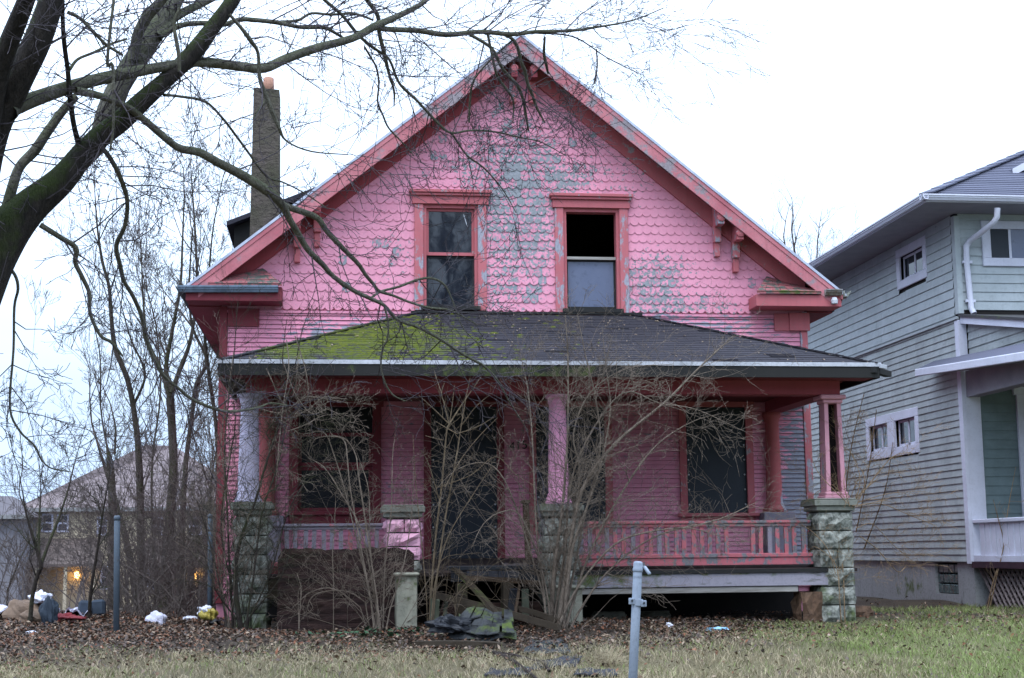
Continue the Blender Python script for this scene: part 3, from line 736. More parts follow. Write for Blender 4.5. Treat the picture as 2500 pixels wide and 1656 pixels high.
bx('side_beam', m_beam, (-1.07, YB+.262, 3.08), (-.83, -.06, 3.299), house); bx('side_beam', m_beam, (6.11, YB+.262, 3.08), (6.35, -.06, 3.299), house)
# porch roof: hipped, with its own shingles
EX0, EX1, EY, EZ = -1.37, 6.71, -3.02, 3.40; TX0, TX1, TZ = 1.09, 4.28, 4.47
A, B_, C, D = (EX0, EY, EZ), (EX1, EY, EZ), (TX1, -.03, TZ), (TX0, -.03, TZ)
E0, E1 = (EX0, -.03, EZ), (EX1, -.03, EZ)
dn = lambda p: (p[0], p[1], p[2]-.07)
proof = MB().add([A, B_, C, D, E0, E1, dn(A), dn(B_), dn(E0), dn(E1)], [(0, 1, 2, 3), (4, 0, 3), (1, 5, 2), (7, 6, 8, 9), (0, 6, 7, 1), (4, 8, 6, 0), (1, 7, 9, 5)]).build('porch_roof', m_asph, house)
bx('drip_edge', m_white, (EX0-.01, EY-.028, EZ-.028), (EX1+.01, EY-.004, EZ+.022), house)
bx('fascia', m_fascia, (EX0+.02, EY-.018, EZ-.165), (EX1-.02, EY+.02, EZ-.037), house)
bx('fascia', m_fascia, (EX0+.0, EY+.021, EZ-.165), (EX0+.03, -.05, EZ-.03), house); bx('fascia', m_fascia, (EX1-.03, EY+.021, EZ-.165), (EX1, -.05, EZ-.03), house)
bx('porch_soffit', m_red, (EX0+.03, EY+.021, EZ-.15), (EX1-.03, YB+.02, EZ-.125), house)
MB().beam((EX1-.12, EY-.03, EZ-.07), (EX1+.2, EY+.25, EZ-.09), .09, .07).build('rotten_rafter_end', m_fascia, house)
MB().beam((EX1-.02, EY-.045, EZ-.02), (EX1+.07, EY-.03, EZ-.035), .03, .05).build('bent_drip_edge', m_white, house)
rows = 27; ls = [];
for r_ in range(rows):
    v0 = r_/rows; v1 = min(1, (r_+1.12)/rows)
    xa = EX0+(TX0-EX0)*v0; xb = EX1+(TX1-EX1)*v0
    n_ = int((xb-xa)/.305)+1; st = (r_ % 2)*.15+rs.uniform(-.03, .03)
    for c_ in range(-1, n_+1):
        u0 = xa+st+c_*.305; u1 = u0+.300
        u0 = max(u0, xa); u1 = min(u1, xb)
        if u1-u0 > .03: ls.append((r_, u0, u1, v0, v1))
def tab(t):
    r_, u0, u1, v0, v1 = t
    def P(x, v, o): return (x, EY+(-.03-EY)*v, EZ+(TZ-EZ)*v+o)
    dz = rs.uniform(-.002, .003); lo = .011+dz+(rs.uniform(.006, .022) if rs.random() < .07 else 0)
    xa1 = EX0+(TX0-EX0)*v1; xb1 = EX1+(TX1-EX1)*v1
    a1, b1 = max(u0, xa1), min(u1, xb1)
    if b1 <= a1: a1 = b1 = (u0+u1)/2
    return [P(u0, v0-.002, lo), P(u1, v0-.002, lo+rs.uniform(-.001, .001)), P(b1, v1, .004), P(a1, v1, .004), P(u0, v0-.002, .001), P(u1, v0-.002, .001)], [(0, 1, 2, 3), (4, 5, 1, 0), (1, 5, 2), (0, 3, 4)]
ls.sort(key=lambda t: (t[0], abs((t[1]+t[2])/2-4.5)))
rest = MB()
for i, t in enumerate(ls):
    v, f = tab(t)
    if i < 300: MB().add(v, f).build('shingle', m_asph, proof)
    else: rest.add(v, f)
tag(rest.build('shingle_field', m_asph, proof), kind='stuff')
MB().beam((1.05, -.06, 4.49), (4.35, -.06, 4.49), .06, .03).build('flashing', m_fascia, house)
# raised moss clumps along the shingle joints of the left slope half
rm = random.Random(15); mossb = MB()
for i in range(3000):
    v = rm.random()**1.1; x = rm.gauss(.55, .95) if rm.random() < .8 else rm.uniform(-1.1, 3.6)
    r_ = int(v*rows); v = (r_+rm.uniform(-.06, .25))/rows
    if v < 0 or v > .99 or x < EX0+(TX0-EX0)*v+.03 or x > EX1+(TX1-EX1)*v-.05: continue
    fade = math.exp(-((x-.5)/1.15)**2)*math.exp(-((v-.42)/.42)**2)+.05
    if rm.random() > fade*1.15: continue
    s_ = rm.uniform(.012, .034); c = Vector((x, EY+(-.03-EY)*v, EZ+(TZ-EZ)*v+.008)); ring = []
    vs = [c+Vector((0, 0, s_*rm.uniform(.35, .7)))]
    for k in range(6):
        a = k*math.pi/3+rm.random()*.5; q = rm.uniform(.7, 1.25)
        vs.append(c+Vector((math.cos(a)*s_*q*1.9, math.sin(a)*s_*q*.8, math.sin(a)*s_*q*.29)))
    mossb.add(vs, [(0, k+1, (k+1) % 6+1) for k in range(6)])
tag(mossb.build('moss_clumps', m_mossy, proof, True), kind='stuff')
# dead leaves and twig bits lying on the porch roof
ll = MB()
for i in range(170):
    v = rm.random(); x = rm.uniform(EX0+(TX0-EX0)*v, EX1+(TX1-EX1)*v); s_ = rm.uniform(.012, .03); a = rm.uniform(0, 6.28)
    c = Vector((x, EY+(-.03-EY)*v, EZ+(TZ-EZ)*v+.022)); u = Vector((math.cos(a), math.sin(a)*.94, math.sin(a)*.33))*s_; w_ = Vector((-math.sin(a), math.cos(a)*.94, math.cos(a)*.33))*s_*.6
    ll.add([c-u, c+w_+Vector((0, 0, .01)), c+u, c-w_+Vector((0, 0, .012))], [(0, 1, 2, 3)])
tag(ll.build('roof_leaves', m_leafc, proof), kind='stuff')
# hip caps
for (p, q) in ((A, D), (B_, C)):
    p, q = Vector(p), Vector(q); n_ = 14
    for i in range(n_):
        a = p.lerp(q, i/n_)+Vector((0, 0, .018)); c_ = p.lerp(q, (i+1.1)/n_)+Vector((0, 0, .010))
        MB().beam(a, c_, .15, .014).build('hip_cap', m_asph, proof)
# columns
CY = -2.42
def round_col(x, m, z0, z1, lean=0):
    h = z1-z0
    o = MB().lathe((x, CY, z0), [(.165, 0), (.165, .035), (.15, .05), (.155, .075), (.135, .095), (.14, .115), (.125, .14), (.128, .3), (.105, h-.14), (.105, h-.12), (.12, h-.10), (.11, h-.09), (.13, h-.05), (.15, h-.045), (.15, h)], 24).build('column', m, house, True)
    return o
xl = at(608, 1100, CY)[0]; xm = at(1362, 1100, CY)[0]; xr = at(2030, 1100, CY)[0]
def box_col(x, z0, z1, m, front=True, lean=0.0):
    """tapered square column of four boards, with cap and base"""
    b0, b1 = .125, .108
    zt, zb = z1-.11, z0+.09
    def B(sx, sy):                                     # board on one face
        t = .022
        if sy: q = lambda z, h: [(x-h, CY+sy*h-(t if sy > 0 else 0), z), (x+h, CY+sy*h-(t if sy > 0 else 0), z), (x+h, CY+sy*h+(t if sy < 0 else 0), z), (x-h, CY+sy*h+(t if sy < 0 else 0), z)]
        else: q = lambda z, h: [(x+sx*h-(t if sx > 0 else 0), CY-h+t, z), (x+sx*h+(t if sx < 0 else 0), CY-h+t, z), (x+sx*h+(t if sx < 0 else 0), CY+h-t, z), (x+sx*h-(t if sx > 0 else 0), CY+h-t, z)]
        return q(zb, b0)+q(zt, b1)
    root = MB().box((x-.16, CY-.16, zb-.09), (x+.16, CY+.16, zb-.045)).box((x-.145, CY-.145, zb-.045), (x+.145, CY+.145, zb)).build('column', m, house, bevel=.01)
    MB().box((x-.13, CY-.13, zt), (x+.13, CY+.13, zt+.05)).box((x-.165, CY-.165, zt+.05), (x+.165, CY+.165, z1-.002)).build('capital', m_colpink if front else m, root, bevel=.012)
    F = [(0, 1, 2, 3), (7, 6, 5, 4), (0, 4, 5, 1), (1, 5, 6, 2), (2, 6, 7, 3), (3, 7, 4, 0)]
    for sx, sy in ((-1, 0), (1, 0), (0, 1))+(((0, -1),) if front else ()):
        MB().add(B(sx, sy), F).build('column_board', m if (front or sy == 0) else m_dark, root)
    if not front:
        for sx in (-1, 1):
            MB().add([(x+sx*b0-(0 if sx < 0 else .055), CY-b0, zb), (x+sx*b0+(.055 if sx < 0 else 0), CY-b0, zb), (x+sx*b1+(.05 if sx < 0 else 0), CY-b1, zt), (x+sx*b1-(0 if sx < 0 else .05), CY-b1, zt),
                (x+sx*b0-(0 if sx < 0 else .055), CY-b0+.021, zb), (x+sx*b0+(.055 if sx < 0 else 0), CY-b0+.021, zb), (x+sx*b1+(.05 if sx < 0 else 0), CY-b1+.021, zt), (x+sx*b1-(0 if sx < 0 else .05), CY-b1+.021, zt)], F).build('column_board', m, root)
    return root
tag(round_col(xl, m_colwhite, 1.76, 3.075), 'flaking whitish column on the left pier')
tag(round_col(xm, m_colpink, 1.72, 3.075), 'round pink column behind the shrub')
tag(box_col(xr, 1.76, 3.075, m_paint('faded_pink_column', (.62, .30, .37), lin(176, 172, 180), .56, .05, 6, (2, 2, .5), dirt=.2), False), 'hollow pink column missing its front board')
# piers of rock-face blocks
def stone_mesh(w_, d_, h_, seed, amp=1.0):
    r = random.Random(seed); nxx, nzz = 4, 3; v = []; f = []
    def side(fn):
        n0 = len(v)
        for j in range(nzz+1):
            for i in range(nxx+1):
                u, t = i/nxx, j/nzz; e_ = (0 < i < nxx) and (0 < j < nzz)
                v.append(fn(u, t, amp*((.028+r.uniform(-.022, .034)) if e_ else r.uniform(-.006, .004))))
        for j in range(nzz):
            for i in range(nxx):
                a = n0+j*(nxx+1)+i; f.append((a, a+1, a+nxx+2, a+nxx+1))
    side(lambda u, t, k: ((u-.5)*w_, -d_/2-k, t*h_))
    side(lambda u, t, k: (w_/2+k, (u-.5)*d_, t*h_))
    side(lambda u, t, k: (-w_/2-k, (.5-u)*d_, t*h_))
    n0 = len(v); v.extend([(-w_/2, -d_/2, h_), (w_/2, -d_/2, h_), (w_/2, d_/2, h_), (-w_/2, d_/2, h_)]); f.append((n0, n0+1, n0+2, n0+3))
    return v, f
def pier(x, w_, z0, z1, label, paint=None, courses=6, dy=.46):
    ch = (z1-.16-z0)/courses
    core = MB().box((x-w_/2+.015, CY-dy/2+.015, z0-.15), (x+w_/2-.015, CY+dy/2-.015, z1-.15)).build('pier', m_mortar, house); tag(core, label)
    for k in range(courses):
        parts = [(x, w_)] if k % 3 else [(x-w_*.24, w_*.52-.008), (x+w_*.27, w_*.46-.008)]
        for px, ww in parts:
            v, f = stone_mesh(ww, dy, ch-.016, hash((round(x*10), k, round(px*100))) % 9999)
            o = MB().add([(a+px, b_+CY, c+z0+k*ch) for a, b_, c in v], f).build('stone', paint if (paint and k >= courses-3) else m_stone, core)
    MB().box((x-w_/2-.03, CY-dy/2-.03, z1-.15), (x+w_/2+.03, CY+dy/2+.03, z1-.09)).box((x-w_/2-.01, CY-dy/2-.01, z1-.16), (x+w_/2+.01, CY+dy/2+.01, z1-.151)).box((x-w_/2-.06, CY-dy/2-.06, z1-.089), (x+w_/2+.06, CY+dy/2+.06, z1-.02)).build('cap', m_cap, core, bevel=.02)
    MB().box((x-w_/2-.05, CY-dy/2-.05, z1-.019), (x+w_/2+.05, CY+dy/2+.05, z1)).build('cap_top', m_cap, core, bevel=.01)
YF = -2.65
px_ = lambda x: at(x, 1400, YF)[0]
pier((px_(572)+px_(652))/2, px_(652)-px_(572), .24, 1.765, 'left corner pier of mossy rock-face blocks')
pier((px_(945)+px_(1024))/2, .40, .9, 1.72, 'pier beside the steps with pink painted blocks', m_stonepink, 4, .42)
pier(xm, .42, .3, 1.72, 'grey pier under the round pink column', None, 6, .44)
pier((px_(2004)+px_(2086))/2, px_(2086)-px_(2004), .24, 1.765, 'right corner pier of greenish rock-face blocks')
# railings
def railing(xa, xb, zt, zb, n, skip, mb_, mt, grey=()):
    o = MB().box((xa, CY-.05, zt-.035), (xb, CY+.05, zt)).box((xa, CY-.03, zt-.075), (xb, CY+.03, zt-.036)).build('top_rail', mt, house, bevel=.006)
    MB().box((xa, CY-.045, zb-.05), (xb, CY+.045, zb)).build('bottom_rail', m_rail, house, bevel=.006)
    st = (xb-xa)/(n+1)
    for i in range(n):
        if i in skip: continue
        x = xa+st*(i+1)+rs.gauss(0, .005)
        MB().beam((x+rs.gauss(0, .004), CY, zb), (x+rs.gauss(0, .004), CY, zt-.075), .052, .03, (0, 1, 0)).build('baluster', m_railgrey if (i in grey or rs.random() < .25) else mb_, house)
railing(px_(654), px_(942), 1.505, 1.05, 12, (), m_rail, m_railgrey, (0, 1, 2, 3, 4, 6, 7, 10, 11))
railing(px_(1405), px_(1998), 1.505, 1.10, 27, (18, 19), m_rail, m_rail, (0, 3, 6, 9))
bx('rail_board', m_rail, (px_(1405), CY-.03, .955), (px_(2000), CY, 1.048), house, .005)
bx('rail_board', m_red, (px_(654), CY-.03, .86), (px_(942), CY, .998), house, .005)
# rubble pier beneath the porch floor, sagging joists in the dark
v, f = stone_mesh(.27, .3, .36, 77); v = [(a+rs.gauss(0, .014), b_+rs.gauss(0, .014), c) for a, b_, c in v]
p = at(1976, 1510, -2.5); MB().add([(a+p[0], b_-2.5, c*1.12+.22) for a, b_, c in v], f).build('rubble_pier', m_rust, house)
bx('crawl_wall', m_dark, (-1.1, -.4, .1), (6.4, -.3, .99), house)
for i in range(5): bx('joist', m_plank, (3.2+i*.6, -2.55, .68), (3.26+i*.6, -.45, .86), house)
# chimney on the left slope, dormer corner behind it
cl, cr = at(612, 400, 4.0)[0], at(684, 400, 4.0)[0]
ct = at(650, 214, 4.0)[2]
ch = MB().add([(cl-.01, 4.0, 5.2), (cr+.01, 4.0, 5.2), (cr+.01, 4.55, 5.2), (cl-.01, 4.55, 5.2), (cl+.03, 4.01, ct), (cr-.03, 4.01, ct-.03), (cr-.03, 4.54, ct-.03), (cl+.03, 4.54, ct)],
    [(4, 5, 6, 7), (0, 1, 5, 4), (1, 2, 6, 5), (2, 3, 7, 6), (3, 0, 4, 7)]).build('chimney', m_chim, house); tag(ch, 'tall stucco chimney with an orange clay flue')
fp = at(653, 200, 4.25)
MB().lathe((fp[0]+.02, 4.25, ct-.05), [(.10, 0), (.09, .29), (.075, .30), (.07, .2)], 16).build('flue', m_clay, ch, True)
dm = empty('side_dormer', (0, 0, 0), None, None); dm.name = 'dormer'; par(dm, house); dm.matrix_parent_inverse = Matrix.Translation(-Vector(house.location))
p = at(572, 540, 5.4); xd = 2.2; zd = p[2]+.42*(xd-p[0])
MB().prism([(p[0], p[2]-1.6), (xd, p[2]-1.0), (xd, zd-.1), (p[0], p[2]-.1)], 5.4, 7.6).build('dormer_body', m_fascia, dm)
MB().add([(p[0]-.12, 5.2, p[2]-.05), (xd, 5.2, zd), (xd, 7.8, zd), (p[0]-.12, 7.8, p[2]-.05), (p[0]-.12, 5.2, p[2]-.13), (xd, 5.2, zd-.08), (xd, 7.8, zd-.08), (p[0]-.12, 7.8, p[2]-.13)], fb).build('dormer_roof', m_roofdark, dm)

# ------------------------------------------------------------------ neighbour house
NX, NY = 9.56, 1.02
nbr = empty('neighbour_house', (NX, NY, .3), 'blue grey clapboard house with white trim and hipped shingle roof right of the pink house', 'house')
ZB, ZU = 4.68, 6.26
def ox(x, y): return onX(x, y, NX)
W1 = (ox(2190, 610), ox(2266, 690)); W2 = (ox(2115, 1023), ox(2250, 1112))
u_win = (2.10, 3.38, 5.50, 6.19); l_win = (2.76, 5.18, 2.70, 3.45)     # (y0, y1, z0, z1) outer casing
nwall = MB()
def yz(a, b_, c, d, x): nwall.add([(x, b_, c), (x, a, c), (x, a, d), (x, b_, d)], [(0, 1, 2, 3)])
for (y0, y1, z0, z1, hs) in ((NY, 10.6, .93, ZU, [(u_win[0]+.14, u_win[1]-.14, u_win[2]+.13, u_win[3]-.13), (l_win[0]+.15, l_win[1]-.15, l_win[2]+.15, l_win[3]-.15)]),):
    ys = sorted({y0, y1, *[h[0] for h in hs], *[h[1] for h in hs]}); zs = sorted({z0, z1, *[h[2] for h in hs], *[h[3] for h in hs]})
    for a, b_ in zip(ys, ys[1:]):
        for c, d in zip(zs, zs[1:]):
            if any(h[0] < (a+b_)/2 < h[1] and h[2] < (c+d)/2 < h[3] for h in hs): continue
            yz(a, b_, c, d, NX+.02)
nwall.add([(NX+.02, NY, 4.6), (19, NY, 4.6), (19, NY, ZU), (NX+.02, NY, ZU)], [(0, 1, 2, 3)])
nwall.add([(NX+.02, NY+.03, .93), (19, NY+.03, .93), (19, NY+.03, 4.6), (NX+.02, NY+.03, 4.6)], [(0, 1, 2, 3)])
nwall.add([(NX+.1, 10.6, .3), (19, 10.6, .3), (19, 10.6, ZU), (NX+.1, 10.6, ZU)], [(3, 2, 1, 0)]); nwall.add([(19, NY, .3), (19, 10.6, .3), (19, 10.6, ZU), (19, NY, ZU)], [(0, 1, 2, 3)])
nwall.box((NX+.5, 2.0, .5), (NX+.55, 10.5, ZU))
nw = nwall.build('wall', m_dark, nbr)
def nboard(y0, y1, z, e_, m, x=NX, t=.022):
    MB().add([(x-t, y1, z), (x-t, y0, z), (x-.004, y0, z+e_+.015), (x-.004, y1, z+e_+.015), (x+.004, y1, z), (x+.004, y0, z)], [(0, 1, 2, 3), (4, 5, 1, 0)]).build('clapboard', m, nw)
z = .93; 
while z < ZU-.02:
    e_ = .108 if z < ZB-.06 else .142; m = m_sid2 if z < ZB-.06 else m_sid
    segs = [(NY+.10, 10.5)]
    for h in (u_win, l_win):
        if z+e_ > h[2]+.06 and z < h[3]-.06:
            segs = [s2 for a, b_ in segs for s2 in ((a, h[0]+.06), (h[1]-.06, b_)) if s2[1]-s2[0] > .05]
    for a, b_ in segs:
        cuts = [a]
        while b_-cuts[-1] > 4.2: cuts.append(cuts[-1]+rs.uniform(1.6, 3.6))
        cuts.append(b_)
        for c0, c1 in zip(cuts, cuts[1:]): nboard(c0+.003, c1-.003, z+rs.gauss(0, .0035), e_, m)
    z += e_
bx('belt_board', m_sid, (NX-.05, NY-.02, ZB-.045), (NX-.003, 10.5, ZB-.005), nbr)
z = 4.78
while z < ZU-.02:                                      # front upper wall
    MB().add([(NX+.06, NY-.022, z), (18.9, NY-.022, z), (18.9, NY-.004, z+.157), (NX+.06, NY-.004, z+.157), (NX+.06, NY+.004, z), (18.9, NY+.004, z)], [(0, 1, 2, 3), (4, 5, 1, 0)]).build('clapboard', m_sid, nw); z += .142
bx('corner_board', m_sid, (NX-.012, NY-.035, 4.72), (NX+.075, NY+.09, ZU), nbr)
cbm = MB().box((NX-.03, NY-.03, .9), (NX+.02, NY+.11, 3.86)).box((NX+.021, NY-.034, .9), (NX+.26, NY+.02, 3.86)).build('corner_board', m_ntrim, nbr)
bx('corner_board', m_ntrim, (NX-.03, NY-.03, 3.95), (NX+.10, NY+.11, 4.62), nbr)
def nwin(h, two):
    y0, y1, z0, z1 = h; x = NX-.028; c = .14 if not two else .15
    f = MB().box((x, y0, z0), (NX+.01, y1, z0+c)).box((x, y0, z1-c), (NX+.01, y1, z1)).box((x-.001, y0, z0+c), (NX+.009, y0+c, z1-c)).box((x-.001, y1-c, z0+c), (NX+.009, y1, z1-c))
    if two: f.box((x-.002, (y0+y1)/2-.17, z0+c), (NX+.008, (y0+y1)/2+.17, z1-c))
    f = f.build('window', m_ntrim, nbr, bevel=.006)
    ops = [(y0+c, y1-c)] if not two else [(y0+c, (y0+y1)/2-.17), ((y0+y1)/2+.17, y1-c)]
    for a, b_ in ops:
        mid = (a+b_)/2
        MB().box((NX+.05, a, z0+c), (NX+.08, a+.04, z1-c)).box((NX+.05, b_-.04, z0+c), (NX+.08, b_, z1-c)).box((NX+.051, mid-.025, z0+c), (NX+.081, mid+.025, z1-c)).box((NX+.051, a, z0+c), (NX+.079, b_, z0+c+.05)).box((NX+.051, a, z1-c-.04), (NX+.079, b_, z1-c)).build('sash', m_ntrim, f)
        bx('pane', m_glass, (NX+.06, a+.04, z0+c+.05), (NX+.066, mid-.025, z1-c-.04), f); bx('pane', m_glass, (NX+.06, mid+.025, z0+c+.05), (NX+.066, b_-.04, z1-c-.04), f)
        MB().box((NX+.01, a-.01, z0+c-.02), (NX+.05, b_+.01, z0+c)).build('jamb', m_ntrim, f)
nwin(u_win, False); nwin(l_win, True)
# upper front window
p = at(2392, 540, NY); q = at(2500, 652, NY)
xa, za, zb_ = p[0], p[2], q[2]; xb = xa+1.7
f = MB().box((xa, NY-.05, zb_), (xb, NY-.003, zb_+.13)).box((xa, NY-.05, za-.13), (xb, NY-.003, za)).box((xa, NY-.051, zb_+.13), (xa+.14, NY-.004, za-.13)).box((xb-.14, NY-.051, zb_+.13), (xb, NY-.004, za-.13)).build('window', m_ntrim, nbr, bevel=.006)
bx('pane', m_board, (xa+.14, NY-.024, zb_+.13), (xa+.44, NY-.02, za-.13), f); bx('pane', m_haze, (xa+.48, NY-.024, zb_+.13), (xb-.14, NY-.02, za-.13), f); bx('mullion', m_ntrim, (xa+.44, NY-.03, zb_+.13), (xa+.48, NY-.015, za-.13), f)
# foundation and glass-block window
gy0, gy1, gz0, gz1 = 1.62, 2.5, .42, .93
fd = MB()
for a, b_, c, d in ((NY, gy0, .1, .925), (gy1, 10.6, .1, .925), (gy0, gy1, .1, gz0), (gy0, gy1, gz1-.02, .925)):
    if d > c: fd.box((NX+.03, a, c), (NX+.25, b_, d))
fdo = fd.build('foundation', m_nfound, nbr)
gw = bx('glass_block_window', m_dark, (NX+.16, gy0, gz0), (NX+.2, gy1, gz1-.02), nbr)
for i in range(4):
    for j in range(3):
        MB().box((NX+.07, gy0+.012+i*.217, gz0+.012+j*.158), (NX+.15, gy0+.217*(i+1)-.006, gz0+.158*(j+1)-.006)).build('glass_block', m_gblock, gw, bevel=.012)
# hipped roof with gutter
OV = .75; ZE = ZU+.04
rz = ZE+.10
ex0, ey0, ex1, ey1 = NX-OV, NY-OV, 19.8, 11.4
ryc = (ey0+ey1)/2; hd = ryc-ey0; rx0, rx1 = ex0+hd, ex1-hd; zr = rz+.50*hd
pts = [(ex0, ey0, rz), (ex1, ey0, rz), (ex1, ey1, rz), (ex0, ey1, rz), (rx0, ryc, zr), (rx1, ryc, zr)]
nr = MB().add(pts, [(0, 1, 5, 4), (1, 2, 5), (2, 3, 4, 5), (3, 0, 4)]).build('roof', m_nroof, nbr)
PA, PB, PT = Vector(pts[0]), Vector(pts[1]), Vector(pts[4]); PU = Vector(pts[5])
rr = 0; L_ = (PT-Vector((PT.x, PA.y, PA.z))).length; ex = .14
nrow = int(L_/ex)
for r_ in range(nrow):
    v0, v1 = r_/nrow, (r_+1.1)/nrow
    a, b_ = PA.lerp(PT, v0), PB.lerp(PU, v0); c, d = PB.lerp(PU, v1), PA.lerp(PT, v1); up_ = Vector((0, -.006, .014))
    MB().add([a+up_, b_+up_, c+up_*.3, d+up_*.3, a, b_], [(0, 1, 2, 3), (4, 5, 1, 0)]).build('shingle_course', m_nroof, nr)
for r_ in range(16):
    a, b_ = PA.lerp(PT, r_/16)+Vector((0, 0, .03)), PA.lerp(PT, (r_+1.08)/16)+Vector((0, 0, .02))
    MB().beam(a, b_, .22, .02).build('hip_cap', m_nroof, nr)
bx('soffit', m_nsoff, (ex0+.02, ey0+.02, ZE-.005), (ex1, NY, ZE+.02), nbr); bx('soffit', m_nsoff, (ex0+.02, NY, ZE-.005), (NX, 10.6, ZE+.02), nbr)
MB().box((ex0, ey0, ZE), (ex1, ey0+.02, rz+.004)).box((ex0, ey0+.02, ZE), (ex0+.02, ey1, rz+.004)).build('fascia', m_ntrim, nbr)
def ngut(a, b_, m): o = gutter(a, b_, m); o.parent = None; par(o, nbr); o.matrix_parent_inverse = Matrix.Translation(-Vector(nbr.location)); return o
ngut((ex0-.1, ey0, rz-.085), (ex1, ey0, rz-.085), m_ntrim); ngut((ex0, ey1, rz-.085), (ex0, ey0-.1, rz-.085), m_ntrim)
# small dormer at the top right
p = at(2452, 410, 2.4)
dz = MB().add([(p[0]-.1, 1.9, p[2]-.15), (p[0]+3, 1.9, p[2]+1.55), (p[0]+3, 5, p[2]+1.55), (p[0]-.1, 5, p[2]-.15), (p[0]-.1, 1.9, p[2]-.27), (p[0]+3, 1.9, p[2]+1.4), (p[0]+3, 5, p[2]+1.4), (p[0]-.1, 5, p[2]-.27)], fb).build('dormer_roof', m_nroof, nbr)
MB().add([(p[0]-.12, 1.88, p[2]-.28), (p[0]+3, 1.88, p[2]+1.38), (p[0]+3, 1.88, p[2]+1.5), (p[0]-.12, 1.88, p[2]-.16), (p[0]-.12, 1.86, p[2]-.28), (p[0]+3, 1.86, p[2]+1.38), (p[0]+3, 1.86, p[2]+1.5), (p[0]-.12, 1.86, p[2]-.16)], [(0, 1, 2, 3), (7, 6, 5, 4), (4, 5, 1, 0), (3, 2, 6, 7)]).build('dormer_bargeboard', m_ntrim, dz)
MB().prism([(p[0]+.1, p[2]-.7), (p[0]+3, p[2]-.7), (p[0]+3, p[2]+1.3), (p[0]+.1, p[2]-.2)], 2.2, 4.5).build('dormer_wall', m_board, dz)
# downspout
tw = Twigs()
dsp = [at(2435, 508, NY-.72), at(2434, 530, NY-.70), at(2425, 545, NY-.62), at(2395, 568, NY-.4), at(2368, 588, NY-.09), at(2359, 602, NY-.07), at(2360, 640, NY-.07), at(2366, 700, NY-.07), at(2371, 752, NY-.07), at(2378, 766, NY-.12)]
tw.add(dsp, [.045]*len(dsp), 10); tw.build('downspout', m_ntrim, nbr)
for yy in (640, 735):
    p = at(2362 if yy < 700 else 2370, yy, NY-.07); bx('downspout_strap', m_ntrim, (p[0]-.075, NY-.085, p[2]-.02), (p[0]+.075, NY-.03, p[2]+.02), nbr)
# porch on the front: side cheek, pent eave, beam, rail, lattice running towards the street
PY = -2.6
MB().add([(NX+.13, NY-.03, 3.9), (NX+.13, PY, 3.9), (NX+.13, PY, 3.96), (NX+.13, NY-.03, 4.66)], [(0, 1, 2, 3)]).build('porch_cheek', m_dark, nbr)
for k in range(6):
    z = 3.92+k*.125; ye = NY-.04-(4.62-z)/.66*1.0*3.3 if z < 4.6 else NY-.1
    t = max(0, min(1, (4.66-z)/.70)); ye = NY-.05-(NY-.05-PY)*t
    t2 = max(0, min(1, (4.66-z-.12)/.70)); ye2 = NY-.05-(NY-.05-PY)*t2
    MB().add([(NX+.108, NY-.04, z), (NX+.108, ye, z), (NX+.124, ye2, z+.13), (NX+.124, NY-.04, z+.13)], [(0, 1, 2, 3)]).build('clapboard', m_sid2, nbr)
MB().beam((NX+.06, NY-.02, 4.63), (NX+.06, PY-.2, 3.93), .10, .13).build('porch_rake', m_ntrim, nbr)
MB().add([(NX-.02, NY-.02, 4.71), (NX-.02, PY-.2, 4.01), (19, PY-.2, 4.01), (19, NY-.02, 4.71), (NX-.02, NY-.02, 4.67), (NX-.02, PY-.2, 3.97), (19, PY-.2, 3.97), (19, NY-.02, 4.67)], fb).build('porch_roof', m_paint('mossy_porch_roof', lin(64, 62, 66), lin(80, 80, 84), .6, .1, 9, moss=[((9.7, .3, 4.5), (1.5, 1.5, .5), .2)]), nbr)
pl, prr = Vector(onX(2240, 905, NX-.30)), Vector(onX(2500, 864, NX-.30))
dv = (prr-pl).normalized(); pe = pl+dv*5.2
MB().add([pl+Vector((0, 0, .03)), pe+Vector((0, 0, .03)), Vector((NX-.01, pe.y, pe.z+.22)), Vector((NX-.01, pl.y, pl.z+.16))]+[pl, pe, Vector((NX-.01, pe.y, pe.z+.19)), Vector((NX-.01, pl.y, pl.z+.13))], fb).build('pent_roof', m_nroof, nbr)
MB().beam(pl+Vector((-.02, .02, -.035)), pe+Vector((-.02, 0, -.035)), .04, .12).build('pent_gutter', m_ntrim, nbr, bevel=.01)
MB().add([pl+Vector((0, .0, -.08)), pe+Vector((0, 0, -.08)), Vector((NX+.3, pe.y, pe.z-.07)), Vector((NX-.02, pl.y-.6, pl.z-.1))], [(3, 2, 1, 0)]).build('pent_soffit', m_nsoff, nbr)
bx('porch_beam', m_nsoff, (NX+.04, PY-.3, 3.42), (NX+.24, NY-.035, 3.82), nbr)
bx('porch_ceiling', m_nsoff, (NX+.24, PY, 3.6), (18, NY-.03, 3.63), nbr)
z = .95
while z < 3.5:
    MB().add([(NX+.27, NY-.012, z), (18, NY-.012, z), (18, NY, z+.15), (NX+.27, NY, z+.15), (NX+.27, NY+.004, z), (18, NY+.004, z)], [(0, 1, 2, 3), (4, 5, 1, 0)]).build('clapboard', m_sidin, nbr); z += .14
p = at(2478, 965, NY)
MB().box((p[0], NY-.06, .95), (p[0]+.14, NY-.01, p[2])).box((p[0]-.05, NY-.08, p[2]), (p[0]+1.4, NY-.01, p[2]+.12)).build('door_trim', m_ntrim, nbr)
bx('door', m_plain('brown_door', lin(96, 60, 48), None, 4), (p[0]+.14, NY-.03, .95), (p[0]+1.1, NY-.012, p[2]), nbr)
bx('porch_floor', m_maroon, (NX-.02, PY-.2, .84), (18, NY-.035, .93), nbr)
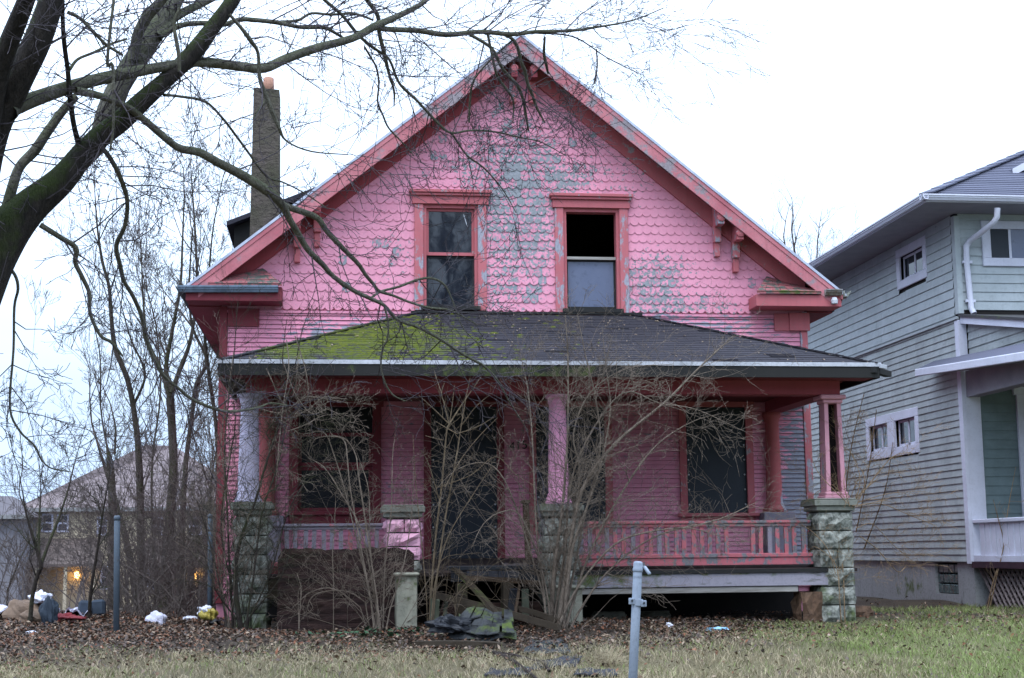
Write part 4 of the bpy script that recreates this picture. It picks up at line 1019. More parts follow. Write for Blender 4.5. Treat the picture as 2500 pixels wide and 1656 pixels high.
MB().box((NX+.02, PY-.1, 1.50), (NX+.14, NY-.04, 1.56)).build('porch_rail', m_ntrim, nbr, bevel=.01)
bx('porch_rail_base', m_ntrim, (NX+.02, PY-.1, .935), (NX+.16, NY-.04, 1.02), nbr)
for i in range(18): bx('rail_board', m_ntrim, (NX+.06, NY-.17-(i+1)*.19, 1.0), (NX+.085+(i % 2)*.03, NY-.17-i*.19-.03, 1.5), nbr)
for i in range(40):                                    # lattice: two crossing layers
    y = NY-.05-i*.15
    MB().beam((NX+.10, y, .83), (NX+.10, y-.66, .17), .012, .035, (1, 0, 0)).build('lattice_slat', m_lat, nbr)
    MB().beam((NX+.118, y, .17), (NX+.118, y-.66, .83), .012, .035, (1, 0, 0)).build('lattice_slat', m_lat, nbr)
bx('porch_underside', m_dark, (NX+.6, PY-2, .1), (NX+.65, NY-.1, .83), nbr)

# ------------------------------------------------------------------ far houses down the slope
def far_house(name, label, x0, x1, y, zg, ze, xr0, xr1, zr, wallm, roofm, depth=9):
    h = empty(name, ((x0+x1)/2, y, zg), label, 'house')
    bx('wall', wallm, (x0, y, zg), (x1, y+depth, ze), h)
    o = .5
    MB().add([(x0-o, y-o, ze), (x1+o, y-o, ze), (x1+o, y+depth+o, ze), (x0-o, y+depth+o, ze), (xr0, y+depth*.45, zr), (xr1, y+depth*.55, zr)], [(0, 1, 5, 4), (1, 2, 5), (2, 3, 4, 5), (3, 0, 4), (3, 2, 1, 0)]).build('roof', roofm, h)
    bx('eave_fascia', m_plain(name+'_fascia', lin(140, 140, 140), None, 2), (x0-o, y-o-.05, ze-.12), (x1+o, y-o, ze+.1), h)
    return h
FY = 62
zg = gh(-12, FY)-.2
yh = far_house('cream_house', 'cream two-storey house with brown hipped roof and lit porch lamps behind the thicket', at(58, 1243, FY)[0], at(640, 1243, FY)[0], FY, zg, at(300, 1244, FY)[2], at(355, 1100, FY+4)[0], at(420, 1100, FY+4)[0], at(380, 1086, FY+4)[2], m_cream, m_froof)
def fwin(h, x0, x1, y0, y1, Y, cat='window'):
    a, b_ = at(x0, y1, Y), at(x1, y0, Y); t = .09
    f = MB().box((a[0], Y-.08, a[2]), (a[0]+t, Y-.005, b_[2])).box((b_[0]-t, Y-.08, a[2]), (b_[0], Y-.005, b_[2])).box((a[0]+t, Y-.08, a[2]), (b_[0]-t, Y-.005, a[2]+t)).box((a[0]+t, Y-.08, b_[2]-t), (b_[0]-t, Y-.005, b_[2])).box((a[0]+t, Y-.07, (a[2]+b_[2])/2-.05), (b_[0]-t, Y-.006, (a[2]+b_[2])/2+.05)).build('window', m_fwhite, h)
    bx('pane', m_fglass, (a[0]+t, Y-.03, a[2]+t), (b_[0]-t, Y-.02, b_[2]-t), f)
for c in ((101, 131, 1254, 1300), (138, 169, 1256, 1300), (236, 262, 1262, 1308), (370, 398, 1262, 1308), (462, 494, 1262, 1308)): fwin(yh, *c, FY)
for c in ((245, 285, 1380, 1440), (360, 385, 1385, 1440)): fwin(yh, *c, FY)
a, b_ = at(62, 1385, FY-2.4), at(236, 1336, FY-2.4)
MB().add([(a[0], FY-2.4, a[2]+.15), (b_[0], FY-2.4, a[2]+.15), (b_[0]-.3, FY, b_[2]+.5), (a[0]+.3, FY, b_[2]+.5), (a[0], FY-2.4, a[2]), (b_[0], FY-2.4, a[2]), (b_[0], FY, a[2]), (a[0], FY, a[2])], fb).build('porch_roof', m_fbrown, yh)
for x in (90, 160, 228):
    p = at(x, 1400, FY-2.2); bx('porch_post', m_cream, (p[0]-.08, FY-2.3, zg), (p[0]+.08, FY-2.1, a[2]), yh)
a, b_ = at(330, 1385, FY-2.4), at(540, 1336, FY-2.4)
MB().add([(a[0], FY-2.4, a[2]+.15), (b_[0], FY-2.4, a[2]+.15), (b_[0]-.3, FY, b_[2]+.5), (a[0]+.3, FY, b_[2]+.5), (a[0], FY-2.4, a[2]), (b_[0], FY-2.4, a[2]), (b_[0], FY, a[2]), (a[0], FY, a[2])], fb).build('porch_roof', m_fbrown, yh)
for px in (188, 477):
    p = at(px, 1405, FY-.12)
    l = MB().lathe((p[0], FY-.2, p[2]-.16), [(.05, 0), (.13, .06), (.15, .2), (.11, .33), (.03, .36)], 10).build('porch_lamp', m_lamp, yh)
    pl_ = bpy.data.lights.new('porch_lamp_glow', 'POINT'); pl_.energy = 10; pl_.color = (1, .6, .22); pl_.shadow_soft_size = .1
    po = bpy.data.objects.new('porch_lamp_glow', pl_); COL.objects.link(po); po.location = (p[0], FY-.5, p[2]); par(po, yh)
gh2 = far_house('grey_house', 'grey roofed house at the left edge beside the cream house', at(-150, 1250, FY-4)[0], at(52, 1250, FY-4)[0], FY-4, zg, at(20, 1262, FY-4)[2], at(-120, 1214, FY)[0], at(20, 1214, FY)[0], at(0, 1210, FY)[2], m_plain('lilac_wall', lin(122, 120, 126), lin(104, 102, 106), 1), m_plain('slate_roof', lin(96, 90, 94), lin(78, 74, 78), 2))
for i, (ya, yb) in enumerate(((1184, 1187), (1200, 1196))):
    P, W = trace([(-80, ya-4, 1.4), (60, ya+4, 1.4), (200, yb, 1.4), (420, yb-14, 1.4), (700, yb-50, 1.4)], 48, 52)
    t = Twigs(); t.add(P, W*0+.009, 4); tag(t.build('utility_cable', m_darkp), ['upper', 'lower'][i]+' of two thin black cables crossing the sky behind the thicket', 'cable', 'utility cables')

# ------------------------------------------------------------------ trees
TK = dict(kids=(0, 4, 4, 3), wig=.16)
# big street tree on the left, its limbs reaching over the yard
rt = random.Random(11)
TB = at(-150, 1400, -9.5)
tree = empty('street_tree', (TB[0], -9.5, gh(TB[0], -9.5)), 'big leafless tree with mossy dark limbs arching in from the left edge', 'tree')
big = Twigs(); grey = Twigs(); tw = Twigs()
LIMBS = []
def limb(T, pts, Y0, Y1, sides=10, n=4, keep=True):
    P, W = trace(pts, Y0, Y1, n); T.add(P, W, sides)
    if keep: LIMBS.append((P, W))
    return P, W
limb(big, [(-190, 1900, 190), (-180, 1500, 165), (-170, 1200, 150), (-130, 900, 150), (-62, 690, 145), (-5, 590, 122), (66, 512, 88), (150, 440, 68), (207, 370, 56), (250, 330, 53), (296, 295, 52), (355, 240, 46), (414, 187, 40), (473, 128, 44), (520, 66, 38), (562, 10, 36), (610, -70, 32)], -9.5, -9.0, 14)
limb(big, [(-150, 1000, 120), (-95, 760, 104), (-62, 560, 90), (-42, 420, 80), (-14, 310, 76), (22, 238, 72), (52, 178, 70), (92, 98, 66), (126, 0, 60), (150, -90, 52)], -9.5, -10.0, 12)
limb(big, [(-60, 600, 70), (-40, 400, 62), (-20, 250, 56), (5, 150, 50), (36, 70, 46), (64, 0, 42), (90, -80, 38)], -9.6, -10.5, 10)
limb(big, [(192, 352, 15), (180, 305, 13), (171, 240, 14), (165, 170, 12), (157, 110, 12), (153, 50, 11), (153, -30, 10)], -9.3, -9.9, 7)
limb(grey, [(20, 275, 46), (44, 258, 42), (118, 230, 36), (180, 210, 33), (266, 188, 31), (355, 171, 28), (440, 156, 25), (500, 152, 25), (590, 163, 24), (645, 167, 24), (698, 144, 24), (772, 118, 23), (860, 94, 20), (914, 65, 20), (955, 47, 17), (1026, 12, 13), (1060, -20, 10)], -9.8, -8.0, 10)
limb(grey, [(914, 66, 16), (950, 72, 14), (1020, 75, 14), (1090, 85, 14), (1174, 78, 12), (1248, 84, 12), (1307, 78, 10), (1396, 75, 8), (1455, 67, 6), (1544, 50, 4), (1620, 20, 2.5)], -8.3, -7.4, 8)
limb(grey, [(184, 222, 22), (242, 234, 18), (284, 250, 17), (313, 263, 17), (349, 290, 18), (414, 346, 18), (443, 364, 20), (488, 373, 21), (532, 397, 22), (591, 428, 24), (650, 465, 24), (687, 498, 22), (707, 536, 17), (728, 571, 16), (752, 610, 15), (787, 645, 14), (814, 675, 12), (864, 710, 11), (902, 728, 10), (938, 746, 9), (970, 780, 8), (1021, 799, 8), (1071, 826, 7.5), (1124, 861, 7), (1152, 877, 7), (1184, 896, 6.5), (1217, 932, 5.5), (1240, 975, 4), (1262, 1010, 3), (1290, 1055, 2)], -9.7, -6.0, 9)
limb(grey, [(684, 495, 18), (701, 505, 17), (740, 518, 16), (775, 533, 15), (799, 566, 14), (828, 597, 13), (849, 619, 12), (875, 645, 11), (893, 672, 10), (910, 692, 9), (926, 711, 8), (960, 722, 6.5), (1000, 738, 6), (1050, 752, 5.5), (1100, 758, 4.5), (1160, 790, 3)], -7.7, -6.6, 8)
limb(grey, [(905, 728, 6), (930, 712, 6), (975, 700, 6), (1020, 683, 6), (1055, 680, 6), (1085, 696, 5), (1105, 735, 4), (1130, 800, 3), (1180, 850, 2)], -6.9, -6.4, 6)
limb(grey, [(938, 746, 6), (948, 790, 5), (945, 830, 5), (935, 850, 5), (930, 890, 4.5), (940, 935, 4.5), (960, 965, 4), (990, 980, 3)], -6.6, -6.3, 6)
limb(grey, [(70, 545, 28), (125, 480, 30), (178, 420, 34), (212, 385, 40), (240, 345, 46), (262, 270, 50), (300, 195, 54), (345, 125, 54), (390, 60, 50), (425, 0, 46), (460, -80, 40)], -9.2, -8.6, 10)
limb(grey, [(330, 145, 30), (335, 90, 28), (360, 40, 28), (395, 0, 26), (420, -50, 24)], -8.9, -9.2, 8)
limb(grey, [(385, 90, 26), (415, 52, 24), (445, 32, 22), (490, 10, 20), (540, -15, 18)], -8.8, -8.4, 8)
limb(grey, [(392, 88, 16), (443, 62, 14), (500, 57, 13), (547, 60, 13), (585, 48, 12), (630, 50, 12), (680, 56, 12), (735, 67, 10), (790, 68, 10), (820, 82, 8), (842, 96, 6)], -8.8, -8.2, 7)
limb(grey, [(680, 54, 8), (727, 50, 8), (760, 33, 7), (807, 36, 7), (866, 34, 7), (912, 50, 5)], -8.4, -8.2, 6)
limb(grey, [(770, -25, 10), (792, 0, 9), (836, 38, 9), (875, 86, 9), (913, 118, 8), (950, 145, 7), (975, 204, 7), (1020, 248, 7), (1073, 305, 7), (1103, 325, 6), (1147, 319, 5), (1206, 322, 5), (1265, 335, 4), (1322, 348, 3), (1380, 380, 2)], -8.6, -6.4, 7)
limb(grey, [(885, -30, 13), (896, 0, 12), (922, 38, 11), (926, 80, 11), (938, 130, 11), (949, 177, 8), (962, 222, 6), (962, 260, 3)], -8.4, -7.6, 7)
limb(grey, [(1103, 325, 5), (1120, 352, 5), (1141, 381, 5), (1175, 405, 4.5), (1200, 430, 4), (1232, 470, 3), (1260, 520, 2)], -7.0, -6.4, 5)
limb(grey, [(890, 115, 6), (905, 140, 5.5), (919, 166, 5.5), (925, 205, 5), (922, 248, 5), (935, 282, 5), (949, 313, 5), (980, 346, 4), (1010, 380, 3)], -8.1, -7.3, 5)
limb(grey, [(1140, 80, 9), (1200, 118, 8), (1222, 160, 8), (1241, 185, 8), (1263, 208, 8), (1276, 240, 8), (1283, 275, 7), (1290, 320, 5)], -7.7, -7.0, 6)
limb(grey, [(1225, 82, 9), (1250, 95, 9), (1264, 118, 9), (1272, 151, 9), (1281, 172, 10), (1288, 203, 9), (1300, 233, 8), (1310, 262, 7), (1330, 300, 4)], -7.7, -7.1, 6)
limb(grey, [(1190, 80, 7), (1207, 162, 7), (1216, 190, 7), (1234, 215, 7), (1248, 234, 6), (1254, 256, 5), (1252, 300, 3)], -7.8, -7.2, 6)
limb(grey, [(1330, 90, 6), (1328, 130, 8), (1334, 160, 8), (1338, 180, 5)], -7.5, -7.2, 5)
limb(grey, [(1250, 100, 5), (1215, 130, 4), (1160, 190, 5), (1148, 240, 6), (1145, 300, 5)], -7.6, -7.2, 5)
limb(grey, [(98, 549, 14), (151, 582, 13), (186, 606, 13), (184, 641, 12), (201, 677, 11), (219, 718, 10), (220, 765, 9), (245, 819, 8), (272, 836, 8), (300, 870, 5)], -9.3, -8.8, 7)
limb(grey, [(225, 345, 12), (255, 368, 12), (280, 405, 12), (298, 445, 12), (311, 493, 11), (305, 552, 11), (284, 600, 12), (293, 647, 11), (302, 685, 10), (325, 724, 10), (346, 774, 10), (358, 833, 10), (393, 909, 9), (438, 950, 8), (473, 977, 8), (547, 1004, 7), (621, 998, 6), (660, 985, 4), (700, 990, 3)], -9.2, -6.6, 7)
limb(grey, [(5, 590, 26), (12, 530, 27), (28, 465, 26), (48, 408, 24), (85, 368, 26), (112, 328, 24), (150, 275, 22), (185, 236, 20)], -9.4, -9.2, 8)
limb(grey, [(8, 640, 10), (36, 671, 9), (44, 706, 8), (35, 750, 7), (33, 854, 6.5), (24, 992, 6), (47, 1051, 6), (86, 1090, 5), (101, 1122, 4.5), (124, 1143, 4), (169, 1152, 3)], -9.3, -8.8, 6)
limb(grey, [(280, -20, 8), (262, 150, 9), (275, 160, 9), (277, 260, 8), (276, 320, 7), (268, 370, 5)], -10.2, -10.0, 6)
limb(grey, [(440, 20, 10), (425, 60, 10), (436, 130, 11), (438, 175, 9)], -9.8, -9.7, 6)
limb(grey, [(400, 232, 8), (440, 236, 7), (500, 248, 7), (540, 285, 7), (575, 330, 7), (608, 375, 6.5), (650, 430, 6), (690, 445, 4.5), (740, 470, 3.5), (800, 510, 2.5)], -9.0, -7.2, 6)
limb(grey, [(560, 35, 8), (590, 70, 10), (612, 100, 12), (630, 130, 9), (634, 190, 11), (655, 250, 13), (680, 310, 10), (700, 345, 5), (760, 370, 4), (850, 378, 2.5)], -10.4, -9.8, 6)
limb(grey, [(650, 245, 8), (635, 265, 7), (618, 290, 4)], -10.2, -10.2, 5)
limb(grey, [(165, 30, 10), (195, 45, 9), (230, 80, 9), (260, 110, 8), (300, 135, 7)], -9.9, -9.7, 6)
limb(grey, [(170, 170, 9), (190, 145, 8), (230, 128, 8), (270, 108, 7), (310, 95, 6)], -9.6, -9.3, 6)
for P, W in LIMBS:
    mw = W.mean()
    spawn(tw, rt, P, W, 5.2 if mw < .02 else 3.6, (.35, 1.2), 2, .0075, bias=(.12, 0, .06), kids=(0, 3, 4), wig=.17, rmin=.0025)
P, W = trace([(914, 66, 10), (1100, 60, 8), (1300, 40, 5), (1500, 20, 3), (1600, 60, 2)], -8.4, -7.4); spawn(tw, rt, P, W, 6, (.5, 1.3), 2, .005, bias=(.5, 0, .0), kids=(0, 4, 4), wig=.14, rmin=.0022)
P, W = trace([(1300, 80, 6), (1400, 90, 4), (1480, 140, 3), (1560, 180, 2)], -7.7, -7.2); tw.add(P, W, 4); spawn(tw, rt, P, W, 14, (.3, .8), 2, .004, bias=(.5, 0, -.1), kids=(0, 4, 3), wig=.14, rmin=.0022)
P, W = trace([(1440, 70, 5), (1500, 30, 3), (1560, 5, 2)], -7.5, -7.2); spawn(tw, rt, P, W, 16, (.3, .8), 2, .004, bias=(.4, 0, .0), kids=(0, 4, 3), wig=.14, rmin=.0022)
P, W = trace([(1456, 120, 4), (1458, 160, 4), (1452, 205, 4)], -7.4, -7.4); tw.add(P, W, 4); spawn(tw, rt, P, W, 14, (.2, .5), 2, .004, rmin=.0022)
P, W = trace([(200, 60, 8), (330, 30, 8), (560, -20, 8), (760, -40, 8)], -9.5, -8.6); spawn(tw, rt, P, W, 7, (.6, 1.4), 2, .006, bias=(.2, 0, -.5), kids=(0, 4, 3), rmin=.0022)
P, W = trace([(1050, 190, 5), (1130, 250, 4), (1180, 300, 4), (1240, 380, 3), (1330, 330, 3), (1400, 300, 2)], -7.2, -6.8); spawn(tw, rt, P, W, 14, (.3, .8), 2, .004, kids=(0, 4, 3), wig=.2, rmin=.0022)
P, W = trace([(960, 400, 4), (1050, 440, 4), (1150, 400, 4), (1250, 440, 3)], -6.8, -6.4); spawn(tw, rt, P, W, 6, (.3, .7), 2, .004, kids=(0, 3, 3), wig=.2, rmin=.0022)
big.build('trunk', m_bark1, tree); grey.build('limbs', m_bark2, tree); tag(tw.build('crown', m_twig, tree), kind='stuff')

# thicket of bare trees left of the house
rb = random.Random(23)
def bg_tree(label, trunks, Y, seed, per=3.0, L=(.8, 2.0), lev=3, name='bare_tree', mt=None, mw=None, top_up=.10):
    r = random.Random(seed); T = Twigs(); C = Twigs()
    base = None
    for pts in trunks:
        P, W = trace(pts, Y, Y+r.uniform(-.8, .8), 4); W = W*(.72 if name == 'bare_tree' else 1)
        if base is None:
            base = P[0].copy(); base[2] = gh(base[0], base[1])
            if P[0][2] > base[2]+.05:
                P = np.vstack([[P[0][0], P[0][1], base[2]-.1], P]); W = np.concatenate([[W[0]*1.15], W])
        T.add(P, W, 7); spawn(C, r, P, W, per, L, lev, .011, ang=(.35, 1.0), bias=(0, 0, .35), skip=.12, up=top_up, kids=(0, 3, 4, 4), wig=.17, rmin=.0032)
        grow(C, r, P[-1], (P[-1]-P[-2])/np.linalg.norm(P[-1]-P[-2]), L[1], W[-1], lev, up=top_up, wig=.14, rmin=.0032)
    o = empty(name, tuple(base), label, 'tree', 'bare trees in the thicket')
    T.build('trunk', mt or m_bgtrunk, o); tag(C.build('crown', mw or m_bgtwig, o), kind='stuff'); return o
bg_tree('slender grey trunk leaning left, left of the thickest trunk in the thicket', [[(345, 1490, 28), (343, 1264, 26), (340, 1146, 24), (334, 1057, 20), (325, 992, 18), (310, 924, 18), (281, 850, 17), (272, 780, 14), (266, 700, 12), (250, 640, 10), (238, 560, 7), (232, 480, 4)], [(325, 992, 10), (352, 930, 9), (348, 890, 8), (320, 830, 6), (300, 760, 4)]], 6.5, 1)
bg_tree('thick forked trunk rising beside the left corner of the pink house', [[(400, 1500, 44), (415, 1264, 34), (423, 1146, 30), (420, 1057, 28), (414, 953, 26), (405, 900, 16), (418, 820, 13), (440, 700, 10), (445, 600, 7), (450, 470, 4)], [(418, 960, 18), (440, 900, 16), (465, 830, 13), (480, 720, 10), (478, 600, 8), (472, 500, 6), (465, 400, 3)], [(416, 990, 12), (392, 900, 11), (360, 830, 9), (350, 740, 7), (345, 620, 4)]], 5.5, 2, 3.2)
bg_tree('thin dark trunk close to the left wall of the pink house', [[(535, 1490, 22), (534, 1250, 20), (532, 1116, 17), (526, 1027, 14), (509, 909, 13), (500, 820, 11), (508, 700, 8), (520, 560, 5), (545, 430, 3)]], 4.0, 3, 2.6)
bg_tree('crooked trunk between the forked tree and the pink house', [[(440, 1500, 24), (446, 1250, 20), (455, 1116, 16), (467, 1027, 15), (479, 939, 14), (505, 880, 12), (470, 800, 9), (462, 700, 7), (470, 560, 4)]], 4.8, 4, 2.8)
bg_tree('broken snag with a jagged top in front of the cream roof', [[(272, 1500, 30), (274, 1350, 28), (273, 1200, 26), (268, 1130, 22), (260, 1085, 5)], [(280, 1110, 8), (282, 1050, 7), (275, 1010, 5)]], 7.5, 5, 1.2, (.4, .9), 2)
bg_tree('leaning trunk crossing low behind the fence post', [[(335, 1480, 26), (320, 1380, 24), (300, 1290, 20), (268, 1180, 14), (240, 1090, 8)]], 8, 6, 2.2)
bg_tree('dark V shaped sapling in front of the cream house', [[(73, 1520, 11), (80, 1450, 10), (93, 1400, 10), (100, 1380, 9), (80, 1310, 7), (64, 1255, 5), (55, 1200, 3)], [(100, 1380, 8), (118, 1330, 7), (140, 1275, 6), (165, 1200, 4), (180, 1140, 3)], [(98, 1400, 6), (95, 1300, 5), (100, 1200, 3)]], -2.2, 7, 2.0, (.3, .8), 2, 'bare_sapling', m_darkstem, m_darkstem)
bg_tree('thin dark sapling beside the slate blue cushions', [[(218, 1500, 9), (222, 1440, 8), (238, 1340, 6), (250, 1260, 4), (262, 1190, 3)]], -1.6, 8, 2.4, (.3, .8), 2, 'bare_sapling', m_darkstem, m_darkstem)
k = 0
names = ['first', 'second', 'third', 'fourth', 'fifth', 'sixth', 'seventh', 'eighth', 'ninth', 'tenth', 'eleventh', 'twelfth']
for px, topy, Y, wd in ((12, 980, 9, 6), (300, 560, 15, 9), (378, 470, 13, 10), (498, 520, 12, 8), (548, 660, 9, 6)):
    pts = [(px+rb.uniform(-8, 8), 1440, wd*1.3)]; x = px
    for i in range(6):
        x += rb.uniform(-42, 42); t = (i+1)/6; pts.append((x, 1440+(topy-1440)*t, wd*(1-.8*t)))
    bg_tree('slim background tree, %s from the left in the rear row' % names[k], [pts], Y, 40+k, 3.4, (.8, 1.9), 3); k += 1
# low tangle of brush in the thicket: nobody could count the stems
br = Twigs()
for i in range(230):
    x = rb.uniform(-30, 575) if i % 3 == 0 else rb.uniform(290, 560); Y = rb.uniform(-1.2, 7)
    if x > 440: Y = rb.uniform(1.0, 7)
    p = at(x, 1450, Y); p[2] = gh(p[0], p[1])-.05
    d = np.array([rb.gauss(0, .6), rb.gauss(0, .4), 1.0]); d /= np.linalg.norm(d)
    grow(br, rb, p, d, rb.uniform(.7, 2.8), rb.uniform(.005, .011), 3, wig=.17, up=.0, rmin=.0025, kids=(0, 3, 3, 4), ang=(.4, 1.0))
for i in range(75):
    x = rb.uniform(455, 565); Y = rb.uniform(-1.0, 3.0); p = at(x, 1450, Y)
    if p[0] > XL-.15: continue
    p[2] = gh(p[0], p[1])-.05; d = np.array([rb.gauss(0, .5), rb.gauss(0, .3), 1.0]); d /= np.linalg.norm(d)
    grow(br, rb, p, d, rb.uniform(1.0, 3.4), rb.uniform(.006, .012), 3, wig=.16, up=.0, rmin=.0025, kids=(0, 3, 3, 4), ang=(.4, 1.0))
tag(br.build('thicket_brush', m_bgtwig), 'dense tangle of bare brush filling the gap left of the house', 'brush', kind='stuff')
# far wood behind the cream house
fw_ = Twigs()
for i in range(16):
    Y = rb.uniform(40, 56); x = rb.uniform(-60, 560) if i < 10 else rb.uniform(1900, 2010)
    if i >= 10: Y = rb.uniform(28, 40)
    p = at(x, 1300, Y); p[2] = gh(p[0], p[1])
    hgt = rb.uniform(3.5, 6) if i < 10 else rb.uniform(9, 12)
    grow(fw_, rb, p, np.array([rb.gauss(0, .06), 0, 1.0]), hgt, .10, 3, wig=.07, up=.05, kids=(0, 4, 5, 9), ang=(.35, .8), ratio=(.25, .5), n=6, rmin=.006)
tag(fw_.build('far_wood', m_bgtwig), 'far wood of bare tree tops reading as a purple haze', 'wood', kind='stuff')
o = bg_tree('small bare tree top showing between the two houses', [[(1960, 1250, 40), (1955, 900, 26), (1950, 720, 16), (1945, 640, 8)], [(1955, 800, 14), (1920, 660, 7)], [(1955, 800, 14), (1990, 660, 7)]], 34, 90, 3.5, (1.2, 2.6), 3); o['group'] = 'trees behind the houses'

# ------------------------------------------------------------------ shrubs in front of the porch
def shrub(name, label, cat, stems, mat, seed, Y0, Y1, per=5, L=(.25, .7), lev=2, extra=None, group=None, bias=(0, 0, .15), sides=6, rmax=.005, ws=.54):
    r = random.Random(seed); T = Twigs(); C = Twigs(); base = None
    for pts in stems:
        ya = Y0+r.uniform(-.12, .12); P, W = trace(pts, ya, Y1+r.uniform(-.25, .15), 4); W = W*ws
        if base is None: base = P[0].copy()
        if P[0][2] < gh(P[0][0], P[0][1])+.6: P[0][2] = min(P[0][2], gh(P[0][0], P[0][1])-.03)
        T.add(P, W, sides); spawn(C, r, P, W, per, L, lev, rmax, ang=(.5, 1.35), bias=bias, skip=.15, kids=(0, 3, 4), wig=.2, up=.02, rmin=.0015)
    if extra:
        for (px, py, n, spread, Ls, lv) in extra:
            for i in range(n):
                p = at(px+r.uniform(-18, 18), py, Y0+r.uniform(-.25, .2))
                if py > 1400: p[2] = gh(p[0], p[1])-.03
                d = np.array([r.gauss(0, spread), r.gauss(0, spread*.35)-.08, 1.0]); d /= np.linalg.norm(d)
                grow(C, r, p, d, r.uniform(*Ls), r.uniform(.0035, .007), lv, wig=.19, up=-.02, kids=(0, 4, 5, 5), ang=(.35, .9), ratio=(.25, .55), n=7)
    base[2] = gh(base[0], base[1])
    o = empty(name, tuple(base), label, cat, group); T.build('stems', mat, o); tag(C.build('twigs', mat, o), kind='stuff'); return o
A_ = [[(1345, 1535, 22), (1352, 1400, 20), (1372, 1250, 13), (1384, 1100, 10), (1387, 980, 9), (1386, 860, 7), (1380, 770, 4)],
 [(1362, 1530, 26), (1390, 1350, 18), (1420, 1200, 16), (1500, 1085, 14), (1620, 985, 10), (1700, 905, 8), (1790, 820, 4)],
 [(1335, 1500, 10), (1310, 1300, 8), (1300, 1080, 7), (1290, 960, 6), (1278, 900, 3), (1262, 820, 2)],
 [(1370, 1530, 14), (1400, 1400, 11), (1430, 1250, 9), (1465, 1100, 8), (1455, 980, 7), (1430, 870, 6), (1410, 770, 3)],
 [(1380, 1530, 14), (1440, 1350, 10), (1520, 1200, 9), (1600, 1090, 7), (1690, 1030, 4), (1760, 1010, 2)],
 [(1350, 1520, 16), (1380, 1350, 12), (1390, 1200, 10), (1430, 1080, 9), (1520, 960, 8), (1610, 985, 5), (1700, 1000, 4), (1810, 1050, 2)],
 [(1390, 1530, 12), (1480, 1400, 8), (1600, 1310, 7), (1750, 1270, 6), (1850, 1225, 3)],
 [(1340, 1500, 8), (1280, 1300, 7), (1230, 1170, 6), (1180, 1130, 5), (1110, 1150, 3), (1060, 1200, 2)],
 [(1345, 1530, 14), (1360, 1380, 10), (1400, 1270, 9), (1415, 1150, 8), (1400, 1060, 7), (1440, 960, 6), (1530, 900, 4), (1640, 890, 2)],
 [(1375, 1530, 20), (1385, 1430, 18), (1400, 1330, 14), (1440, 1220, 10), (1470, 1120, 8), (1490, 1000, 6), (1480, 900, 4), (1470, 800, 2)],
 [(1360, 1530, 14), (1420, 1420, 10), (1500, 1330, 9), (1580, 1300, 8), (1680, 1290, 5), (1760, 1310, 3)],
 [(1345, 1510, 10), (1320, 1380, 8), (1270, 1260, 7), (1225, 1250, 5), (1180, 1280, 4), (1150, 1340, 2)]]
shrub('large_shrub', 'large many-stemmed bare shrub in front of the round pink column', 'shrub', A_, m_shrub, 5, -3.35, -3.45, 10, (.25, 1.05), 2, [(1365, 1525, 9, .42, (2.0, 3.9), 2), (1400, 1500, 6, .55, (1.0, 2.2), 2), (1300, 1500, 3, .45, (1.0, 2.0), 2)])
B__ = [[(1048, 1515, 12), (1062, 1330, 10), (1078, 1190, 9), (1090, 1060, 8), (1098, 1035, 8), (1130, 985, 6), (1175, 920, 3)], [(1096, 1035, 6), (1060, 1000, 5), (1022, 965, 2)], [(1096, 1035, 6), (1084, 985, 5), (1078, 960, 5), (1085, 935, 3)], [(1078, 962, 4), (1066, 925, 3), (1060, 905, 2)], [(1098, 1033, 5), (1105, 980, 4), (1110, 940, 2)],
 [(1055, 1500, 9), (1085, 1280, 8), (1108, 1150, 7), (1117, 1100, 7), (1126, 1040, 6), (1138, 970, 4), (1148, 920, 2)], [(1117, 1060, 5), (1090, 1045, 4), (1062, 1028, 2)], [(1120, 1058, 5), (1160, 1045, 4), (1205, 1020, 2)], [(1126, 1040, 5), (1165, 990, 4), (1205, 958, 2)],
 [(1085, 1190, 5), (1130, 1115, 4), (1175, 1060, 3), (1215, 1020, 2)], [(1075, 1230, 5), (1045, 1130, 4), (1020, 1090, 2)], [(1082, 1075, 4), (1060, 1070, 3), (1038, 1064, 2)],
 [(1050, 1480, 6), (1090, 1320, 5), (1160, 1200, 4), (1200, 1140, 3)], [(1045, 1500, 6), (1030, 1330, 5), (1015, 1180, 4), (1008, 1060, 2)], [(1070, 1190, 4), (1150, 1160, 4), (1210, 1115, 3), (1260, 1160, 3), (1330, 1200, 2)]]
shrub('forked_sapling', 'upright forked bare sapling in front of the dark front door', 'sapling', B__, m_shrub2, 6, -3.3, -3.25, 3.0, (.2, .5), 1, [(1050, 1505, 4, .35, (1.0, 2.0), 2), (1120, 1480, 3, .5, (.7, 1.3), 2)])
